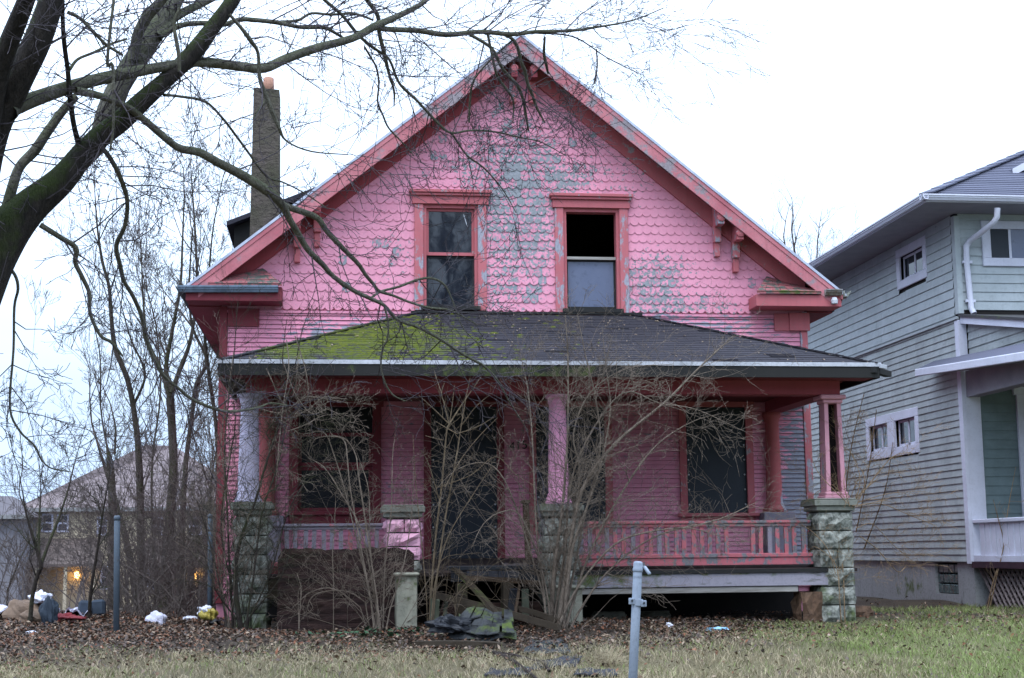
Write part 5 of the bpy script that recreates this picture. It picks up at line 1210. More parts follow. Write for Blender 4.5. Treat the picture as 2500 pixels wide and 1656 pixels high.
C_ = [[(925, 1525, 8), (905, 1400, 7), (880, 1290, 6), (830, 1200, 6), (790, 1140, 5), (750, 1118, 3)], [(915, 1520, 8), (880, 1330, 7), (856, 1200, 6), (848, 1120, 6), (842, 1080, 6), (820, 1066, 5), (770, 1072, 4), (752, 1110, 2)],
 [(930, 1525, 8), (890, 1260, 7), (874, 1150, 6), (868, 1110, 6), (845, 1074, 6), (810, 1062, 4)], [(920, 1525, 7), (850, 1230, 6), (815, 1110, 6), (790, 1056, 5), (740, 1060, 3)], [(935, 1525, 7), (940, 1380, 6), (955, 1250, 5), (958, 1120, 4), (965, 1060, 2)],
 [(940, 1525, 7), (985, 1380, 5), (1005, 1250, 4), (1010, 1140, 2)], [(928, 1525, 7), (905, 1350, 6), (900, 1200, 5), (880, 1130, 4)], [(900, 1500, 5), (820, 1440, 5), (760, 1445, 4), (720, 1480, 3)], [(905, 1480, 6), (850, 1445, 5), (790, 1445, 5), (760, 1460, 5), (752, 1490, 4), (780, 1505, 3)], [(730, 1520, 4), (735, 1440, 4), (725, 1400, 3)],
 [(730, 1530, 4), (728, 1450, 3), (738, 1430, 2)], [(815, 1440, 4), (812, 1350, 4), (816, 1300, 3), (820, 1200, 2)]]
shrub('arching_shrub', 'arching bare shrub between the dark rotten panel and the stair block', 'shrub', C_, m_shrub, 7, -3.25, -2.95, 6, (.2, .6), 2, [(925, 1515, 8, .40, (.9, 2.0), 2), (985, 1500, 4, .4, (.6, 1.4), 2), (860, 1510, 4, .6, (.6, 1.3), 2)])
D_ = [[(590, 1540, 26), (575, 1440, 24), (580, 1350, 18), (600, 1280, 12), (625, 1220, 11), (650, 1130, 10), (690, 1010, 8), (715, 920, 6), (740, 800, 4), (770, 730, 2)], [(570, 1540, 14), (560, 1380, 11), (555, 1250, 9), (548, 1100, 7), (560, 960, 6), (572, 860, 5), (580, 740, 3)], [(600, 1530, 12), (620, 1400, 9), (640, 1250, 8), (680, 1130, 7), (700, 1000, 6), (690, 880, 5), (700, 780, 3)], [(585, 1500, 9), (540, 1300, 7), (560, 1130, 6), (575, 1020, 5), (555, 920, 3)], [(595, 1540, 9), (660, 1400, 7), (700, 1260, 6), (745, 1180, 5), (800, 1150, 3)], [(580, 1540, 8), (640, 1470, 6), (690, 1400, 5), (720, 1300, 3)],
 [(555, 1530, 10), (530, 1400, 8), (505, 1300, 6), (480, 1220, 4)], [(600, 1540, 8), (545, 1470, 7), (520, 1430, 5)], [(690, 1010, 6), (650, 1060, 5), (700, 1085, 4), (760, 1070, 3)]]
shrub('dark_stemmed_shrub', 'tall tangled shrub with dark stems around the left corner pier', 'shrub', D_, m_darkstem, 8, -3.1, -3.2, 9, (.25, .85), 2, [(590, 1530, 9, .28, (1.4, 2.8), 2)])
shrub('pale_twiggy_shrub', 'pale twiggy shrub pressed against the left wall beside the corner pier', 'shrub', [[(560, 1530, 7), (552, 1400, 6), (545, 1260, 6), (560, 1120, 5), (556, 980, 4), (570, 860, 3)], [(566, 1530, 7), (575, 1380, 6), (560, 1220, 5), (540, 1100, 4), (552, 960, 3)], [(556, 1530, 6), (535, 1380, 5), (520, 1260, 4), (528, 1120, 3)], [(570, 1530, 6), (600, 1390, 5), (630, 1280, 4), (640, 1170, 3)]], m_shrub, 31, -3.0, -2.9, 10, (.25, .8), 2, [(565, 1530, 9, .3, (1.2, 2.6), 2)])
E_ = [[(690, 880, 4), (720, 960, 4), (760, 1010, 4), (800, 1000, 3), (840, 1020, 2)], [(650, 900, 5), (700, 1000, 5), (745, 1005, 5), (790, 970, 4), (830, 975, 3)], [(640, 1000, 5), (690, 1008, 5), (745, 970, 4), (800, 975, 3), (850, 985, 2)], [(680, 1060, 4), (740, 1040, 4), (790, 1015, 3), (850, 1010, 2)], [(700, 830, 5), (705, 900, 5), (690, 1000, 4), (680, 1100, 4), (672, 1200, 3)], [(720, 820, 6), (745, 900, 5), (752, 960, 4), (740, 1020, 2)]]
shrub('hanging_vine', 'pale vine tangle hanging from the porch roof by the left porch window', 'vine', E_, m_shrub, 9, -3.15, -3.1, 10, (.2, .6), 2, None, None, (.1, 0, .05))
F_ = [[(2062, 1500, 7), (2060, 1420, 6), (2058, 1370, 6), (2075, 1340, 6), (2062, 1290, 6), (2050, 1240, 5), (2030, 1215, 4)], [(2040, 1400, 5), (2020, 1340, 5), (1985, 1300, 4), (1955, 1280, 3)], [(2050, 1420, 5), (2035, 1370, 5), (1990, 1335, 4), (1975, 1350, 3)], [(2085, 1230, 6), (2100, 1170, 5), (2080, 1110, 4), (2060, 1090, 3)], [(2075, 1235, 6), (2110, 1190, 6), (2105, 1150, 5), (2085, 1135, 3)], [(2090, 1225, 6), (2140, 1160, 6), (2180, 1115, 5), (2225, 1104, 3)], [(2080, 1235, 6), (2150, 1230, 5), (2220, 1258, 4), (2285, 1284, 3)], [(2070, 1230, 5), (2030, 1190, 5), (1995, 1150, 4), (1975, 1095, 2)], [(2085, 1230, 5), (2170, 1205, 4), (2260, 1200, 2)], [(2100, 1310, 6), (2140, 1340, 5), (2190, 1395, 5), (2210, 1385, 4)], [(2090, 1290, 5), (2130, 1280, 4), (2180, 1330, 4), (2240, 1380, 2)], [(2075, 1238, 5), (2060, 1180, 5), (2068, 1120, 3), (2050, 1060, 2)], [(2080, 1240, 5), (2045, 1195, 4), (2020, 1185, 4), (1960, 1230, 2)]]
shrub('straw_coloured_vine', 'straw coloured vine spilling over the right corner pier', 'vine', F_, m_vine, 10, -2.75, -2.4, 10, (.2, .7), 2, [(2075, 1240, 9, 1.0, (.5, 1.1), 1)], None, (.1, 0, 0), ws=.42)
G_ = [[(2410, 1490, 7), (2425, 1420, 6), (2445, 1360, 6), (2450, 1320, 5), (2435, 1260, 4), (2425, 1220, 2)], [(2415, 1490, 6), (2435, 1400, 5), (2450, 1335, 5), (2460, 1250, 4), (2480, 1140, 2)]]
p0 = onX(2410, 1490, NX-.15)
shrub('climbing_vine', 'thin brown vine climbing the lattice of the neighbouring porch', 'vine', G_, m_vine, 12, p0[1], p0[1]-.3, 3, (.15, .4), 1)
# vine veins on the neighbour's clapboards
H_ = [[(2060, 1250, 4), (2070, 1150, 4), (2085, 1060, 3), (2110, 960, 2)], [(2090, 1300, 4), (2120, 1150, 3), (2140, 1000, 2)], [(2110, 1340, 4), (2160, 1200, 3), (2180, 1080, 2)]]
r = random.Random(3); T = Twigs(); C = Twigs()
for pts in H_:
    Q = smooth_poly(pts, 5); P = np.array([onX(x, y, NX-.05) for x, y, _ in Q]); W = np.array([.012*w_/4 for _, _, w_ in Q]); T.add(P, W, 4)
    spawn(C, r, P, W, 5, (.3, 1.0), 2, .004, bias=(0, 0, .2), kids=(0, 3, 3))
o = empty('wall_creeper', tuple(P[0]*[1, 1, 0]+[0, 0, .3]), 'dry creeper spreading over the grey clapboards of the neighbouring house', 'vine'); T.build('stems', m_vine, o); tag(C.build('twigs', m_vine, o), kind='stuff')

# ------------------------------------------------------------------ across the street, behind the camera: trees the window panes mirror, houses added to block low sky
rq = random.Random(77)
for i, (x, y, h) in enumerate(((4.2, -33, 20), (-5.5, -36, 13), (12.5, -35, 14))):
    T = Twigs(); C = Twigs(); z = gh(x, y)
    P = np.array([[x+.15*math.sin(k*.9), y, z+h*.5*k/6] for k in range(7)]); W = np.linspace(.32, .2, 7); T.add(P, W, 9)
    for k in range(11):
        d = np.array([rq.gauss(0, .6), rq.gauss(0, .6), 1.0]); d /= np.linalg.norm(d); j = rq.randrange(3, 7)
        grow(C, rq, P[j], d, h*rq.uniform(.3, .55), .13, 3, wig=.14, up=.02, kids=(0, 4, 5, 6), ang=(.35, .9), ratio=(.35, .6), n=6, rmin=.018)
    o = empty('bare_street_tree', (x, y, z), ['bare street tree across the road mirrored in the upstairs window', 'bare street tree across the road left of the mirrored one', 'bare street tree across the road right of the mirrored one'][i], 'tree', 'street trees across the road'); T.build('trunk', m_bark1, o); tag(C.build('crown', m_twig, o), kind='stuff')
for i, x in enumerate((-22, -8, 6, 20, 34)):  # unseen row added, set wide to keep low sky light off the porch
    z = gh(x, -46); o = empty('sky_blocking_house', (x, -46, z), 'unseen gabled house added across the street to block low sky, %s from the left' % names[i], 'house', 'unseen houses added across the street')
    MB().box((x-6.2, -52, z), (x+6.2, -44, z+6.4)).build('wall', [m_fbrown, m_sid2, m_cream][i % 3], o); MB().prism([(x-6.8, z+6.4), (x+6.8, z+6.4), (x, z+11)], -52.4, -43.4).build('roof', m_roofdark, o)

# ------------------------------------------------------------------ posts
def pipe_post(name, label, top, bot, rad, mat, group=None):
    top, bot = Vector(top), Vector(bot); ax = (top-bot); h = ax.length
    o = empty(name, tuple(bot), label, 'post', group)
    MB().lathe(bot, [(rad, -.2), (rad, h-.01), (rad*.8, h)], 18, ax).build('pipe', mat, o, True); return o, ax.normalized()
t = at(1558, 1372, -11.2); bq = at(1545, 1656, -11.2); dirn = (bq-t)/np.linalg.norm(bq-t)
b2 = t+dirn*1.2; b2[2] = min(b2[2], gh(b2[0], b2[1])-.02)
o, ax = pipe_post('steel_pipe_post', 'blue grey steel pipe post with a bolted clamp standing alone in the front yard', t, b2, .0285, m_pipe)
tv = Vector(t)
MB().lathe(tv-ax*.062, [(.031, 0), (.0325, .004), (.0325, .02), (.030, .024), (.030, .05), (.027, .062), (.012, .066)], 18, ax).build('cap', m_pipe, o, True)
MB().lathe(tv-ax*.10, [(.0295, 0), (.0295, .012)], 18, ax).build('collar', m_pipe, o)
sp = Vector(at(1573, 1384, -11.2)); sq = Vector(at(1586, 1402, -11.24))
MB().lathe(sp, [(.008, 0), (.012, .004), (.012, (sq-sp).length), (.006, (sq-sp).length+.003)], 10, sq-sp).build('spout', m_pipe, o, True)
MB().beam(Vector(at(1562, 1383, -11.2)), sp+Vector((.004, 0, 0)), .008, .012).build('spout_arm', m_pipe, o)
cz = Vector(at(1556, 1471, -11.2))
MB().lathe(cz-ax*.022, [(.034, 0), (.0355, .003), (.0355, .041), (.034, .044)], 18, ax).build('clamp_band', m_pipe, o)
for s, px, py in ((-1, 1542, 1468), (1, 1571, 1474)):
    c = Vector(at(px, py, -11.22))
    MB().box((c.x-.018, c.y-.012, c.z-.020), (c.x+.018, c.y+.010, c.z+.020)).build('clamp_ear', m_pipe, o, bevel=.003)
    MB().lathe(c+Vector((0, -.024, .004)), [(.006, 0), (.008, .003), (.006, .012)], 8, (0, 1, 0)).build('bolt', m_gutterdark, o)
for px, ty, by, Y, lab in ((285, 1260, 1508, -2.9, 'blue grey fence pipe at the edge of the trash pile'), (513, 1256, 1490, -.6, 'blue grey fence pipe against the left wall of the pink house')):
    t = at(px+1, ty, Y); q = at(px, by, Y); q[2] = gh(q[0], q[1])
    o, ax = pipe_post('fence_pipe', lab, t, q, .034, m_pipeold, 'old fence pipes')
    MB().lathe(Vector(t)-ax*.05, [(.037, 0), (.037, .04), (.025, .055)], 14, ax).build('cap', m_pipeold, o, True)

# ------------------------------------------------------------------ things lying about
def lumpy(name, mat, c, size, seed, amp=.25, n=18, flat=.2, parent=None, freq=2.6):
    """a soft crumpled lump sitting on its base point c"""
    r = random.Random(seed); ph = [r.uniform(0, 6.28) for _ in range(9)]; v = []; f = []; m = n*2
    for i in range(n+1):
        th = math.pi*i/n
        for j in range(m):
            a = 2*math.pi*j/m; d = Vector((math.sin(th)*math.cos(a), math.sin(th)*math.sin(a), math.cos(th)))
            k = 1+amp*(math.sin(d.x*freq*1.7+ph[0])*math.sin(d.y*freq*2+ph[1])+.6*math.sin(d.z*freq*2.4+ph[2]+d.x*3)+.5*math.sin(d.x*freq*4+d.y*freq*3+ph[3])+.34*abs(math.sin(d.x*9+d.z*7+ph[4]))+.3*abs(math.sin(d.y*11-d.z*6+ph[5]))+.22*abs(math.sin(d.z*15+d.x*8+ph[6])))
            p = Vector((d.x*size[0]/2*k, d.y*size[1]/2*k, d.z*size[2]/2*k+size[2]*(.5-flat)))
            p.z = max(p.z, -.02); v.append((p.x+c[0], p.y+c[1], p.z+c[2]))
    for i in range(n):
        for j in range(m): f.append((i*m+j, (i+1)*m+j, (i+1)*m+(j+1) % m, i*m+(j+1) % m))
    return MB().add(v, f).build(name, mat, parent, False, None if parent else tuple(c))
def sheet(name, mat, pts, seed, amp=.03, th=.012, n=12, origin=None):
    """crumpled sheet over four ground points"""
    r = random.Random(seed); A, B2, C2, D2 = [Vector(p) for p in pts]; v = []; f = []
    ph = [r.uniform(0, 6.28) for _ in range(6)]
    for k in (0, 1):
        for i in range(n+1):
            for j in range(n+1):
                u, t = i/n, j/n; p = (A*(1-u)+B2*u)*(1-t)+(D2*(1-u)+C2*u)*t
                p = p+Vector((r.gauss(0, amp*.2), r.gauss(0, amp*.2), amp*(math.sin(u*7+ph[0])*math.sin(t*6+ph[1])+.6*math.sin(u*15+t*9+ph[2])+1)-k*th)); v.append(tuple(p))
    N = (n+1)**2
    for k in (0, 1):
        for i in range(n):
            for j in range(n):
                a = k*N+i*(n+1)+j; q = (a, a+n+1, a+n+2, a+1); f.append(q if k == 0 else q[::-1])
    for i in range(n):
        for a, b_ in ((i*(n+1), (i+1)*(n+1)), ((i+1)*(n+1)+n, i*(n+1)+n), (n*(n+1)+i, n*(n+1)+i+1), (i+1, i)): f.append((a, a+N, b_+N, b_))
    return MB().add(v, f).build(name, mat, None, False, origin or tuple(A))
def G(x, y, Y=None):
    p = gp(x, y) if Y is None else at(x, y, Y); return p
def plank(label, mat, a, b_, w_, t_, up=(0, 0, 1), name='broken_plank', cat='plank', group='broken step timbers'):
    a, b_ = Vector(a), Vector(b_); ax = (b_-a); L = ax.length; r = random.Random(int(abs(a.x*1000)) % 997)
    t = ax.normalized(); s_ = t.cross(Vector(up)).normalized(); u = s_.cross(t).normalized(); v = []; f = []; n = 6
    for i in range(n+1):
        q = i/n; c = a+ax*q+u*.012*math.sin(q*3.1)
        for sx, su in ((-1, -1), (1, -1), (1, 1), (-1, 1)):
            e_ = r.gauss(0, .02) if i in (0, n) else r.gauss(0, .002)
            v.append(c+s_*(sx*w_/2+r.gauss(0, .002))+u*(su*t_/2)+t*e_)
    for i in range(n):
        for k in range(4): f.append((i*4+k, i*4+(k+1) % 4, i*4+4+(k+1) % 4, i*4+4+k))
    f += [(3, 2, 1, 0), (n*4, n*4+1, n*4+2, n*4+3)]
    o = MB().add(v, f).build(name, mat, None, False, tuple(a)); return tag(o, label, cat, group)
V3 = Vector
plank('brown board lying level across the collapsed steps', m_plank2, at(1130, 1411, -3.0), at(1326, 1426, -3.0), .05, .055)
plank('green mossy board slanting down across the collapsed steps', m_plank, at(1112, 1390, -2.95), at(1220, 1508, -3.6), .09, .04, (.6, -.6, .6))
plank('long weathered stringer lying low across the collapsed steps', m_plank, at(1050, 1450, -3.2), at(1368, 1534, -3.7), .06, .075)
plank('short stringer piece under the round column pier', m_plank, at(1266, 1486, -3.3), at(1358, 1516, -3.5), .05, .06)
plank('upright step post below the level board', m_plank3, at(1282, 1440, -3.1), at(1284, 1512, -3.1), .08, .05, (0, 1, 0))
plank('grey green upright post at the left of the collapsed steps', m_plank3, at(1062, 1466, -3.3), at(1061, 1525, -3.3), .10, .05, (0, 1, 0))
plank('thin upright stick leaning in the collapsed steps', m_plank2, at(1268, 1430, -3.2), at(1258, 1503, -3.35), .03, .03, (0, 1, 0))
plank('dark upright offcut beside the step post', m_darkp, at(1256, 1436, -3.12), at(1248, 1500, -3.12), .10, .05, (0, 1, 0))
a, b_ = gp(1014, 1580), gp(1226, 1583)
plank('moss covered plank lying flat on the leaves in front of the roofing heap', m_plank, a+[0, 0, .03], b_+[0, 0, .03], .16, .06)
a, b_ = at(1068, 1486, -3.25), at(1078, 1530, -3.25)
plank('small dark stake at the foot of the steps', m_plank3, at(1088, 1470, -3.2), at(1086, 1516, -3.2), .045, .04, (0, 1, 0))
# steps: landing slab with a strip of roofing, dark riser
st = empty('collapsed_steps', tuple(at(1190, 1440, -2.9)*[1, 1, 0]+[0, 0, .3]), 'collapsed front steps with a dark landing edge patched with roofing', 'steps')
xa, xb = at(1090, 1390, -2.75)[0], at(1322, 1390, -2.75)[0]
MB().box((xa, -2.80, .93), (xb, -2.625, .985)).build('landing_edge', m_darkp, st, bevel=.008)
MB().box((xa+.05, -2.78, .80), (xb-.05, -2.74, .928)).build('riser', m_darkp, st)
xs_ = np.linspace(at(1140, 1400, -2.9)[0], at(1268, 1400, -2.9)[0], 6)
for i in range(5): MB().box((xs_[i]+.003, -2.86, .84+(i % 2)*.008), (xs_[i+1]-.003, -2.82, .925)).build('roofing_tab', m_slate, st)
bx('stringer', m_plank, (xa+.1, -3.1, .3), (xa+.22, -2.8, .78), st); bx('stringer', m_plank, (xb-.5, -3.1, .3), (xb-.38, -2.8, .78), st)
# dark hollow of earth under the landing
v, f = stone_mesh(1.15, .3, .35, 5); p = at(1200, 1500, -2.7); MB().add([(a+p[0], b_-2.65, c+.2) for a, b_, c in v], f).build('earth_bank', m_rot, st)
# stair cheek blocks of concrete
for (xa_, xb_, yt, yb_, lab) in ((966, 1020, 1398, 1492, 'mossy concrete stair block left of the collapsed steps'), (1366, 1424, 1430, 1535, 'mossy concrete stair block right of the collapsed steps')):
    a, b_ = at(xa_, yb_, -3.15), at(xb_, yt, -3.15); z0 = gh(a[0], -3.1)-.05
    o = empty('stair_block', ((a[0]+b_[0])/2, -2.95, z0), lab, 'block', 'concrete stair blocks')
    v, f = stone_mesh(b_[0]-a[0]-.02, .41, b_[2]-.04-z0, int(xa_), .28); MB().add([(q[0]+(a[0]+b_[0])/2, q[1]*.97-2.93, q[2]+z0) for q in v], f).build('block', m_conc, o); MB().box((a[0]-.02, -3.17, b_[2]-.04), (b_[0]+.02, -2.7, b_[2])).build('top_slab', m_conc, o, bevel=.015)
    if xa_ < 1000: MB().box((a[0]-.10, -2.71, z0), (b_[0]+.02, -2.42, .9)).build('rear_block', m_cap, o, bevel=.02)
# leaning newel post
t, q = at(1283, 1226, -2.55), at(1290, 1368, -2.6)
o = empty('newel_post', tuple(q), 'brown leaning newel post with a square cap right of the front door', 'post')
MB().beam(q, t, .06, .06).build('shaft', m_plank2, o, bevel=.005); MB().box((t[0]-.055, t[1]-.055, t[2]-.02), (t[0]+.055, t[1]+.055, t[2]+.025)).build('cap', m_plank2, o, bevel=.01)
tag(sheet('carpet_scrap', m_rag, [(at(1240, 1382, -2.5)[0], -2.55, .93), (at(1302, 1382, -2.5)[0], -2.55, .93), (at(1290, 1360, -1.9)[0], -1.6, .99), (at(1232, 1360, -1.9)[0], -1.6, .99)], 3, .012), 'grey carpet scrap lying on the porch landing by the newel post', 'carpet')
# big rotten panel leaning against the porch
r = random.Random(8); n1_, n2_ = 26, 18; v = []; f = []
xa, xb = at(676, 1530, -2.95)[0], at(1012, 1530, -2.95)[0]; zg0 = gh(.2, -3)-.08; zt = at(800, 1340, -2.85)[2]
for k in (0, 1):
    for i in range(n1_+1):
        for j in range(n2_+1):
            u, t = i/n1_, j/n2_; x = xa+(xb-xa)*u
            top = zt-.09*max(0, 1-u/.05)**2+.006*math.sin(u*31)+.010*math.sin(u*11)+.008*math.sin(u*67)-.05*max(0, (u-.95)/.05)
            y = -2.98+.14*t+(.05 if k else 0)+(r.gauss(0, .004)+.007*math.sin(t*44+u*3)+.006*math.sin(t*23+u*8) if not k else 0)
            v.append((x, y, zg0+(top-zg0)*t))
N = (n1_+1)*(n2_+1)
for k in (0, 1):
    for i in range(n1_):
        for j in range(n2_):
            a = k*N+i*(n2_+1)+j; q = (a, a+n2_+1, a+n2_+2, a+1); f.append(q if k == 0 else q[::-1])
for i in range(n1_): a = i*(n2_+1)+n2_; f.append((a, a+n2_+1, a+n2_+1+N, a+N))
for j in range(n2_): f.append((j, j+1, j+1+N, j+N)); a = n1_*(n2_+1)+j; f.append((a+1, a, a+N, a+1+N))
tag(MB().add(v, f).build('rotten_panel', m_rot, None, False, (xa, -2.98, zg0)), 'large dark rotten wooden panel leaning against the left half of the porch', 'panel')
# torn roofing heap, loose roofing pieces
heap = empty('roofing_heap', tuple(gp(1180, 1560)), 'crumpled heap of torn roofing shingles at the foot of the steps', 'roofing')
hp = [gp(1090, 1568)+[0, 0, .02], gp(1262, 1572)+[0, 0, .02], at(1250, 1528, -3.9), at(1140, 1522, -3.9)]
o = sheet('roofing_sheet', m_mat, [hp[0], hp[1], hp[2]+[0, 0, .05], hp[3]+[0, 0, .08]], 4, .028); par(o, heap)
A4 = [Vector(q) for q in (hp[0], hp[1], hp[2]+[0, 0, .05], hp[3]+[0, 0, .08])]
for r_ in range(3):
    for c_ in range(5):
        u0, u1, v0, v1 = c_/5+.01+(r_ % 2)*.04, (c_+1)/5-.01+(r_ % 2)*.04, r_/3, (r_+1)/3
        def P2(u, t): return (A4[0]*(1-u)+A4[1]*u)*(1-t)+(A4[3]*(1-u)+A4[2]*u)*t+Vector((0, -.01, .11+.02*math.sin(u*9+t*5)))
        jz = Vector((r.gauss(0, .014), r.gauss(0, .014), r.uniform(-.035, -.01))); jt = r.uniform(-.016, .016)
        t_ = [P2(u0, v0)+jz, P2(min(u1, 1), v0)+jz+Vector((0, 0, jt)), P2(min(u1, 1), v1+.05)+jz, P2(u0, v1+.05)+jz-Vector((0, 0, jt))]
        MB().add(t_+[p-Vector((0, 0, .01)) for p in t_], fb).build('roofing_tab', m_mat, heap)
l1, l2 = at(1122, 1512, -4.0), at(1224, 1528, -4.0)
MB().add([l1, l2, l2+[0, .12, -.06], l1+[0, .12, .06], l1-[0, -.02, .05], l2-[0, -.02, .05], l2+[0, .12, -.1], l1+[0, .12, 0]], fb).build('folded_lip', m_mat, heap)
lumpy('curled_edge', m_darkp, at(1095, 1540, -4.2), (.35, .2, .16), 3, .3, parent=heap)
for i, (q, lab) in enumerate((((1276, 1600, 1395, 1602, 1380, 1568, 1300, 1568), 'flat greenish roofing scrap lying right of the roofing heap'), ((1285, 1640, 1405, 1632, 1425, 1606, 1330, 1616), 'bluish roofing scrap lying behind the fallen branch'), ((1400, 1662, 1512, 1662, 1500, 1640, 1410, 1640), 'dark slate scrap at the bottom edge left of the pipe post'), ((1180, 1660, 1290, 1662, 1300, 1636, 1200, 1640), 'half buried slate scrap at the bottom edge under the fallen branch'))):
    pts = [gp(q[k], min(q[k+1], 1655)) for k in (0, 2, 4, 6)]
    tag(sheet('roofing_scrap', m_slate if i else m_mat, [p+[0, 0, .015] for p in pts], 20+i, .012, .01, 6), lab, 'roofing', 'loose roofing scraps')
# fallen branch
T = Twigs()
for pts in ([(1186, 1592, 9), (1215, 1604, 12), (1244, 1617, 12), (1275, 1638, 9), (1305, 1662, 8), (1330, 1690, 7)], [(1215, 1602, 10), (1260, 1610, 12), (1300, 1622, 11), (1325, 1626, 10), (1342, 1648, 8)], [(1320, 1624, 7), (1350, 1618, 5)]):
    Q = smooth_poly(pts, 4); P = []; 
    for x, y, w_ in Q: P.append(gp(x, min(y, 1700))+[0, 0, .03])
    T.add(P, [w_/2*10/F_PX*1.3 for _, _, w_ in Q], 7)
o = T.build('fallen_branch', m_bark('dark_fallen_bark', lin(72, 60, 54), lin(40, 34, 32)), None, tuple(gp(1244, 1617))); tag(o, 'dark forked branch lying on the leaves near the bottom edge', 'branch')
# low stone edging under the porch
for i, (x0, x1, yb_, lab) in enumerate(((1560, 1640, 1512, 'long mossy edging stone beneath the porch skirt'), (1455, 1548, 1515, 'mossy edging stone behind the pipe post'))):
    a, b_ = gp(x0, yb_), gp(x1, yb_); v, f = stone_mesh(b_[0]-a[0], .25, .14, 30+i)
    tag(MB().add([(q[0]+(a[0]+b_[0])/2, q[1]+a[1], q[2]+a[2]-.03) for q in v], f).build('edging_stone', m_conc, None, False, ((a[0]+b_[0])/2, a[1], a[2])), lab, 'stone', 'edging stones')
p = gp(2110, 1510); v, f = stone_mesh(.32, .25, .2, 41)
tag(MB().add([(q[0]+p[0], q[1]+p[1]+.3, q[2]+p[2]-.06) for q in v], f).build('rubble_stone', m_rust, None, False, tuple(p)), 'tan rubble stone at the foot of the right corner pier', 'stone')
# trash pile on the left
def onground(x, y): return gp(x, y)
p = at(62, 1494, -1.9); p[2] = gh(p[0], p[1])
o = empty('dumped_armchair', tuple(p), 'tan dumped armchair lying in the trash pile at the left edge', 'armchair')
lumpy('seat_back', m_tan, p+[.0, .1, -.02], (.52, .4, .34), 1, .1, parent=o); lumpy('cushion', m_tan, p+[.12, -.1, -.02], (.34, .3, .2), 2, .12, parent=o)
p = at(118, 1496, -2.1); p[2] = gh(p[0], p[1]); tag(lumpy('trash_bag', m_bluebag, p, (.2, .2, .36), 3, .14), 'dark blue trash bag standing beside the tan armchair', 'bag')
p = at(100, 1456, -1.9); p[2] = gh(p[0], p[1])+.24; tag(lumpy('plastic_bag', m_wht, p, (.2, .15, .12), 4, .3), 'crumpled white plastic bag on top of the tan armchair', 'bag')
for i, (xa_, xb_) in enumerate(((189, 221), (223, 258))):
    a, b_ = at(xa_, 1498, -1.2), at(xb_, 1465, -1.2); z0 = gh(a[0], -1.2)
    o = MB().box((a[0], -1.25, z0), (b_[0], -1.08, b_[2])).build('seat_cushion', m_bluebag, None, False, (a[0], -1.2, z0), .03); o.rotation_euler = (-.12, .06*(1-2*i), 0)
    tag(o, ['slate blue seat cushion left of the thin dark sapling', 'slate blue seat cushion right of the thin dark sapling'][i], 'cushion', 'dumped seat cushions')
p = at(158, 1492, -1.8); p[2] = gh(p[0], p[1]); tag(lumpy('red_cloth_heap', m_redc, p, (.36, .3, .1), 5, .35), 'heap of red cloth in the trash pile', 'cloth')
for i, (q, lab) in enumerate((((-40, 1516, 95, 1516, 100, 1497, -40, 1496), 'long white sheet at the far left of the trash pile'), ((85, 1514, 140, 1516, 148, 1496, 95, 1498), 'white sheet in the middle of the trash pile'), ((158, 1516, 218, 1512, 230, 1488, 165, 1494), 'white sheet at the right end of the trash pile'))):
    pts = [gp(q[k], q[k+1]) for k in (0, 2, 4, 6)]; tag(sheet('white_sheet', m_cloth, [t_+[0, 0, .06] for t_ in pts], 60+i, .05, .03), lab, 'sheet', 'white sheets in the trash pile')
p = at(382, 1480, -1.6); p[2] = gh(p[0], p[1]); tag(lumpy('white_trash_bag', m_cloth, p, (.24, .18, .19), 6, .12), 'white trash bag standing alone on the leaf covered bank', 'bag')
o = empty('yellow_bag', tuple(gp(512, 1520)), 'yellow and white bag dumped left of the corner pier', 'bag'); p = gp(510, 1520)
lumpy('bag_body', m_yel, p+[0, 0, .05], (.2, .16, .17), 7, .2, parent=o); lumpy('bag_top', m_wht, p+[-.05, .0, .12], (.16, .12, .1), 8, .25, parent=o)
pts = [gp(500, 1530), gp(560, 1528), gp(558, 1508), gp(500, 1512)]; tag(sheet('dark_plastic_sheet', m_darkp, [t_+[0, 0, .01] for t_ in pts], 71, .03), 'dark plastic sheet under the yellow bag', 'plastic sheet')
p = gp(463, 1518)+[0, 0, .03]; tag(lumpy('white_carton', m_wht, p, (.17, .1, .05), 9, .15), 'flat white carton on the leaves left of the yellow bag', 'litter', 'litter in the yard')
for x, y, m, s_, lab in ((1496, 1512, m_wht, (.11, .08, .055), 'white cup on the leaves left of the pipe post'), (1634, 1537, m_wht, (.06, .05, .06), 'small white wrapper right of the pipe post'), (1752, 1544, m_pblue, (.20, .08, .035), 'pale blue packet on the grass below the porch skirt'), (940, 1530, m_wht, (.11, .06, .05), 'blue white wrapper left of the concrete stair block'), (75, 1552, m_wht, (.10, .06, .03), 'small white scrap on the lawn at the left'), (1480, 1560, m_leafc, (.07, .06, .03), 'pale paper scrap left of the pipe post')):
    p = gp(x, y)+[0, 0, .025]; tag(lumpy('litter', m, p, s_, int(x), .3), lab, 'litter', 'litter in the yard')

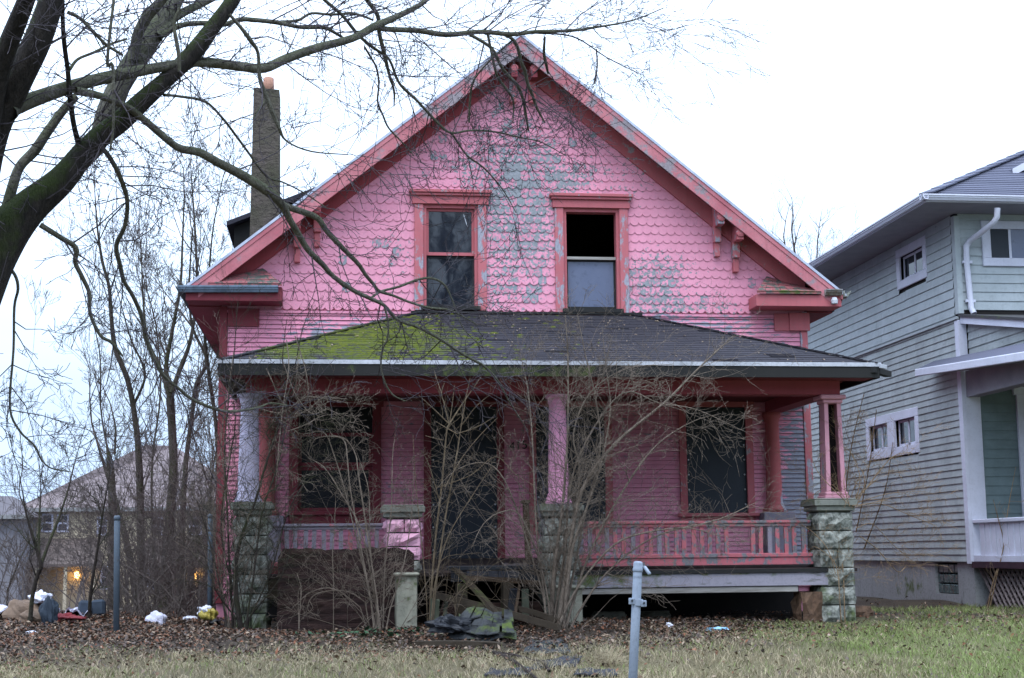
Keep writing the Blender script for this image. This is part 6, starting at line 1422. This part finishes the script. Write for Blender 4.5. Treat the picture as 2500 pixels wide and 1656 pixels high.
# ------------------------------------------------------------------ leaf litter and grass
rg = np.random.default_rng(5)
def ghv(x, y): return np.array([gh(a, b_) for a, b_ in zip(x, y)])
def scatter(n, x0, x1, y0, y1, dens):
    out = []
    k = 0
    while k < n:
        x = rg.uniform(x0, x1, n); y = rg.uniform(y0, y1, n); m = rg.random(n) < dens(x, y); out.append(np.stack([x[m], y[m]], 1)); k += int(m.sum())
    P = np.concatenate(out)[:n]; return P[:, 0], P[:, 1]
def sm(a, b_, v): t = np.clip((v-a)/(b_-a), 0, 1); return t*t*(3-2*t)
def pat(x, y, s): return np.sin(x*1.7*s+y*.8*s)*np.sin(y*2.1*s-x*.5*s+1.3)+.6*np.sin(x*4.1*s+y*3.3*s)
def inporch(x, y): return (x > -1.2) & (x < 6.5) & (y > -2.75)
def leaf_d(x, y):
    d = .022-.008*sm(4, 6, x)+.9*np.exp(-((y+3.1)/1.0)**2)*(1-.75*sm(4.6, 6.2, x))+.35*np.exp(-((y+4.8)/1.3)**2)*(1-.8*sm(3.4, 5, x))
    d = d+.75*sm(-.8, -2.2, x)*(y > -4.2); d = d*(1+.35*pat(x, y, 1)); d = np.where(inporch(x, y) & (y > -2.2), .05, d); return np.clip(d, 0, 1)
def leaves(n):
    x, y = scatter(n, -8.5, 11.5, -9.5, 3.0, leaf_d); z = ghv(x, y)
    s = rg.uniform(.011, .030, n); a = rg.uniform(0, 6.28, n); tilt = rg.normal(0, .45, (n, 2)); fold = rg.uniform(.1, .9, n)
    # a bent leaf: 6 vertices, 4 triangles
    T = np.array([[-1, 0, 0], [0, -.55, 1], [0, .55, 1], [1, 0, 0], [0, 0, -.4], [.2, 0, -.4]])[:5]
    L = np.repeat(T[None], n, 0).copy(); L[:, :, 2] *= (fold*.45)[:, None]
    X = L[:, :, 0]*s[:, None]; Y = L[:, :, 1]*s[:, None]; Z = L[:, :, 2]*s[:, None]+X*tilt[:, :1]+Y*tilt[:, 1:]
    ca, sa = np.cos(a)[:, None], np.sin(a)[:, None]
    W = np.stack([X*ca-Y*sa+x[:, None], X*sa+Y*ca+y[:, None], Z+z[:, None]+rg.uniform(.008, .05, n)[:, None]], -1)
    b_ = np.arange(n)[:, None]*5; tr = np.concatenate([b_+np.array([[0, 1, 4]]), b_+np.array([[1, 3, 4]]), b_+np.array([[3, 2, 4]]), b_+np.array([[2, 0, 4]])], 0)
    mi = np.tile(rg.choice(4, n, p=[.40, .14, .12, .34]), 4)
    return np_mesh('leaf_litter', W.reshape(-1, 3), tris=tr, smooth=False, mats=[m_leafa, m_leafb, m_leafc, m_leafd], midx=mi)
tag(link('leaf_litter', leaves(64000)), 'brown fallen leaves scattered thickly along the front of the house', 'leaves', kind='stuff')
def grass_d(x, y):
    d = .85*sm(-4.3, -6.0, y+.35*pat(x, y, .8)); r_ = sm(3.6, 5.2, x+.4*pat(x, y, .7))*sm(-2.4, -3.3, y)
    d = np.maximum(d, .95*r_); d = np.maximum(d, .5*sm(6.9, 7.5, x)*(y < 1.0)); d = d*(1+.35*pat(x, y, 1.6)); return np.clip(np.where(inporch(x, y), 0, d), .0, 1)
def grass(n, name, label, lo, hi, mats, pm, dens, seedw=.0022):
    x, y = scatter(n, -8.5, 11.8, -9.8, 2.0, dens); z = ghv(x, y); h = rg.uniform(lo, hi, n)*(1+.3*pat(x, y, 2)); h = np.clip(h, lo*.6, hi*1.3)
    a = rg.uniform(0, 6.28, n); le = rg.uniform(.2, 1.3, n); wd = rg.uniform(seedw*.7, seedw*1.5, n); b0 = rg.uniform(0, 6.28, n)
    dx, dy = np.cos(b0)*le*h, np.sin(b0)*le*h; px_, py_ = np.cos(a)*wd, np.sin(a)*wd
    v = np.stack([np.stack([x-px_, y-py_, z], 1), np.stack([x+px_, y+py_, z], 1), np.stack([x+dx*.4+px_*.8, y+dy*.4+py_*.8, z+h*.62], 1), np.stack([x+dx*.4-px_*.8, y+dy*.4-py_*.8, z+h*.62], 1), np.stack([x+dx, y+dy, z+h*.85], 1)], 1)
    b_ = np.arange(n)[:, None]*5; q = b_+np.array([[0, 1, 2, 3]]); t = b_+np.array([[3, 2, 4]])
    mi = pm(x, y, n); me = np_mesh(name, v.reshape(-1, 3), quads=q, tris=t, smooth=False, mats=mats, midx=np.concatenate([mi, mi]))
    tag(link(name, me), label, 'grass', kind='stuff')
def pmix(x, y, n):
    gr = np.clip(.07+.56*sm(3.8, 5.6, x+.5*pat(x, y, .9))+.12*pat(x, y, 1.4), 0, .85); u = rg.random(n)
    return np.where(u < gr, 1, np.where(u < gr+.28, 2, 0))
grass(125000, 'lawn_grass', 'patchy lawn of straw coloured and green grass', .03, .085, [m_grs, m_grg, m_gro], pmix, grass_d)
def ivy_d(x, y): return np.exp(-(((x-.55)/.55)**2+((y+3.7)/.28)**2))
x, y = scatter(120, -.8, 1.9, -4.4, -3.1, ivy_d)
IV = MB()
for a, b_ in zip(x, y):
    s = rg.uniform(.025, .05); th = rg.uniform(0, 6.28); z = gh(a, b_)+rg.uniform(.02, .08); ti = rg.normal(0, .4)
    pts = [(1, 0), (.35, .55), (-.3, .75), (-.6, 0), (-.3, -.75), (.35, -.55)]
    IV.add([(a+s*(u*math.cos(th)-w_*math.sin(th)), b_+s*(u*math.sin(th)+w_*math.cos(th)), z+s*ti*u) for u, w_ in pts], [(0, 1, 2, 3, 4, 5)])
tag(IV.build('ivy_patch', m_ivy), 'low green ivy leaves among the brown leaves before the rotten panel', 'ivy', kind='stuff')
# straw tuft by the path
T = Twigs(); r = random.Random(2); p = gp(1478, 1625)
for i in range(170):
    d = np.array([r.gauss(0, .7), r.gauss(0, .6), 1.0]); d /= np.linalg.norm(d); grow(T, r, p+[r.gauss(0, .05), r.gauss(0, .05), -.01], d, r.uniform(.12, .3), .0022, 0, wig=.1, up=-.12, n=5)
o = T.build('straw_tuft', m_grs, None, tuple(p)); tag(o, 'pale dead grass tuft left of the pipe post', 'grass tuft')
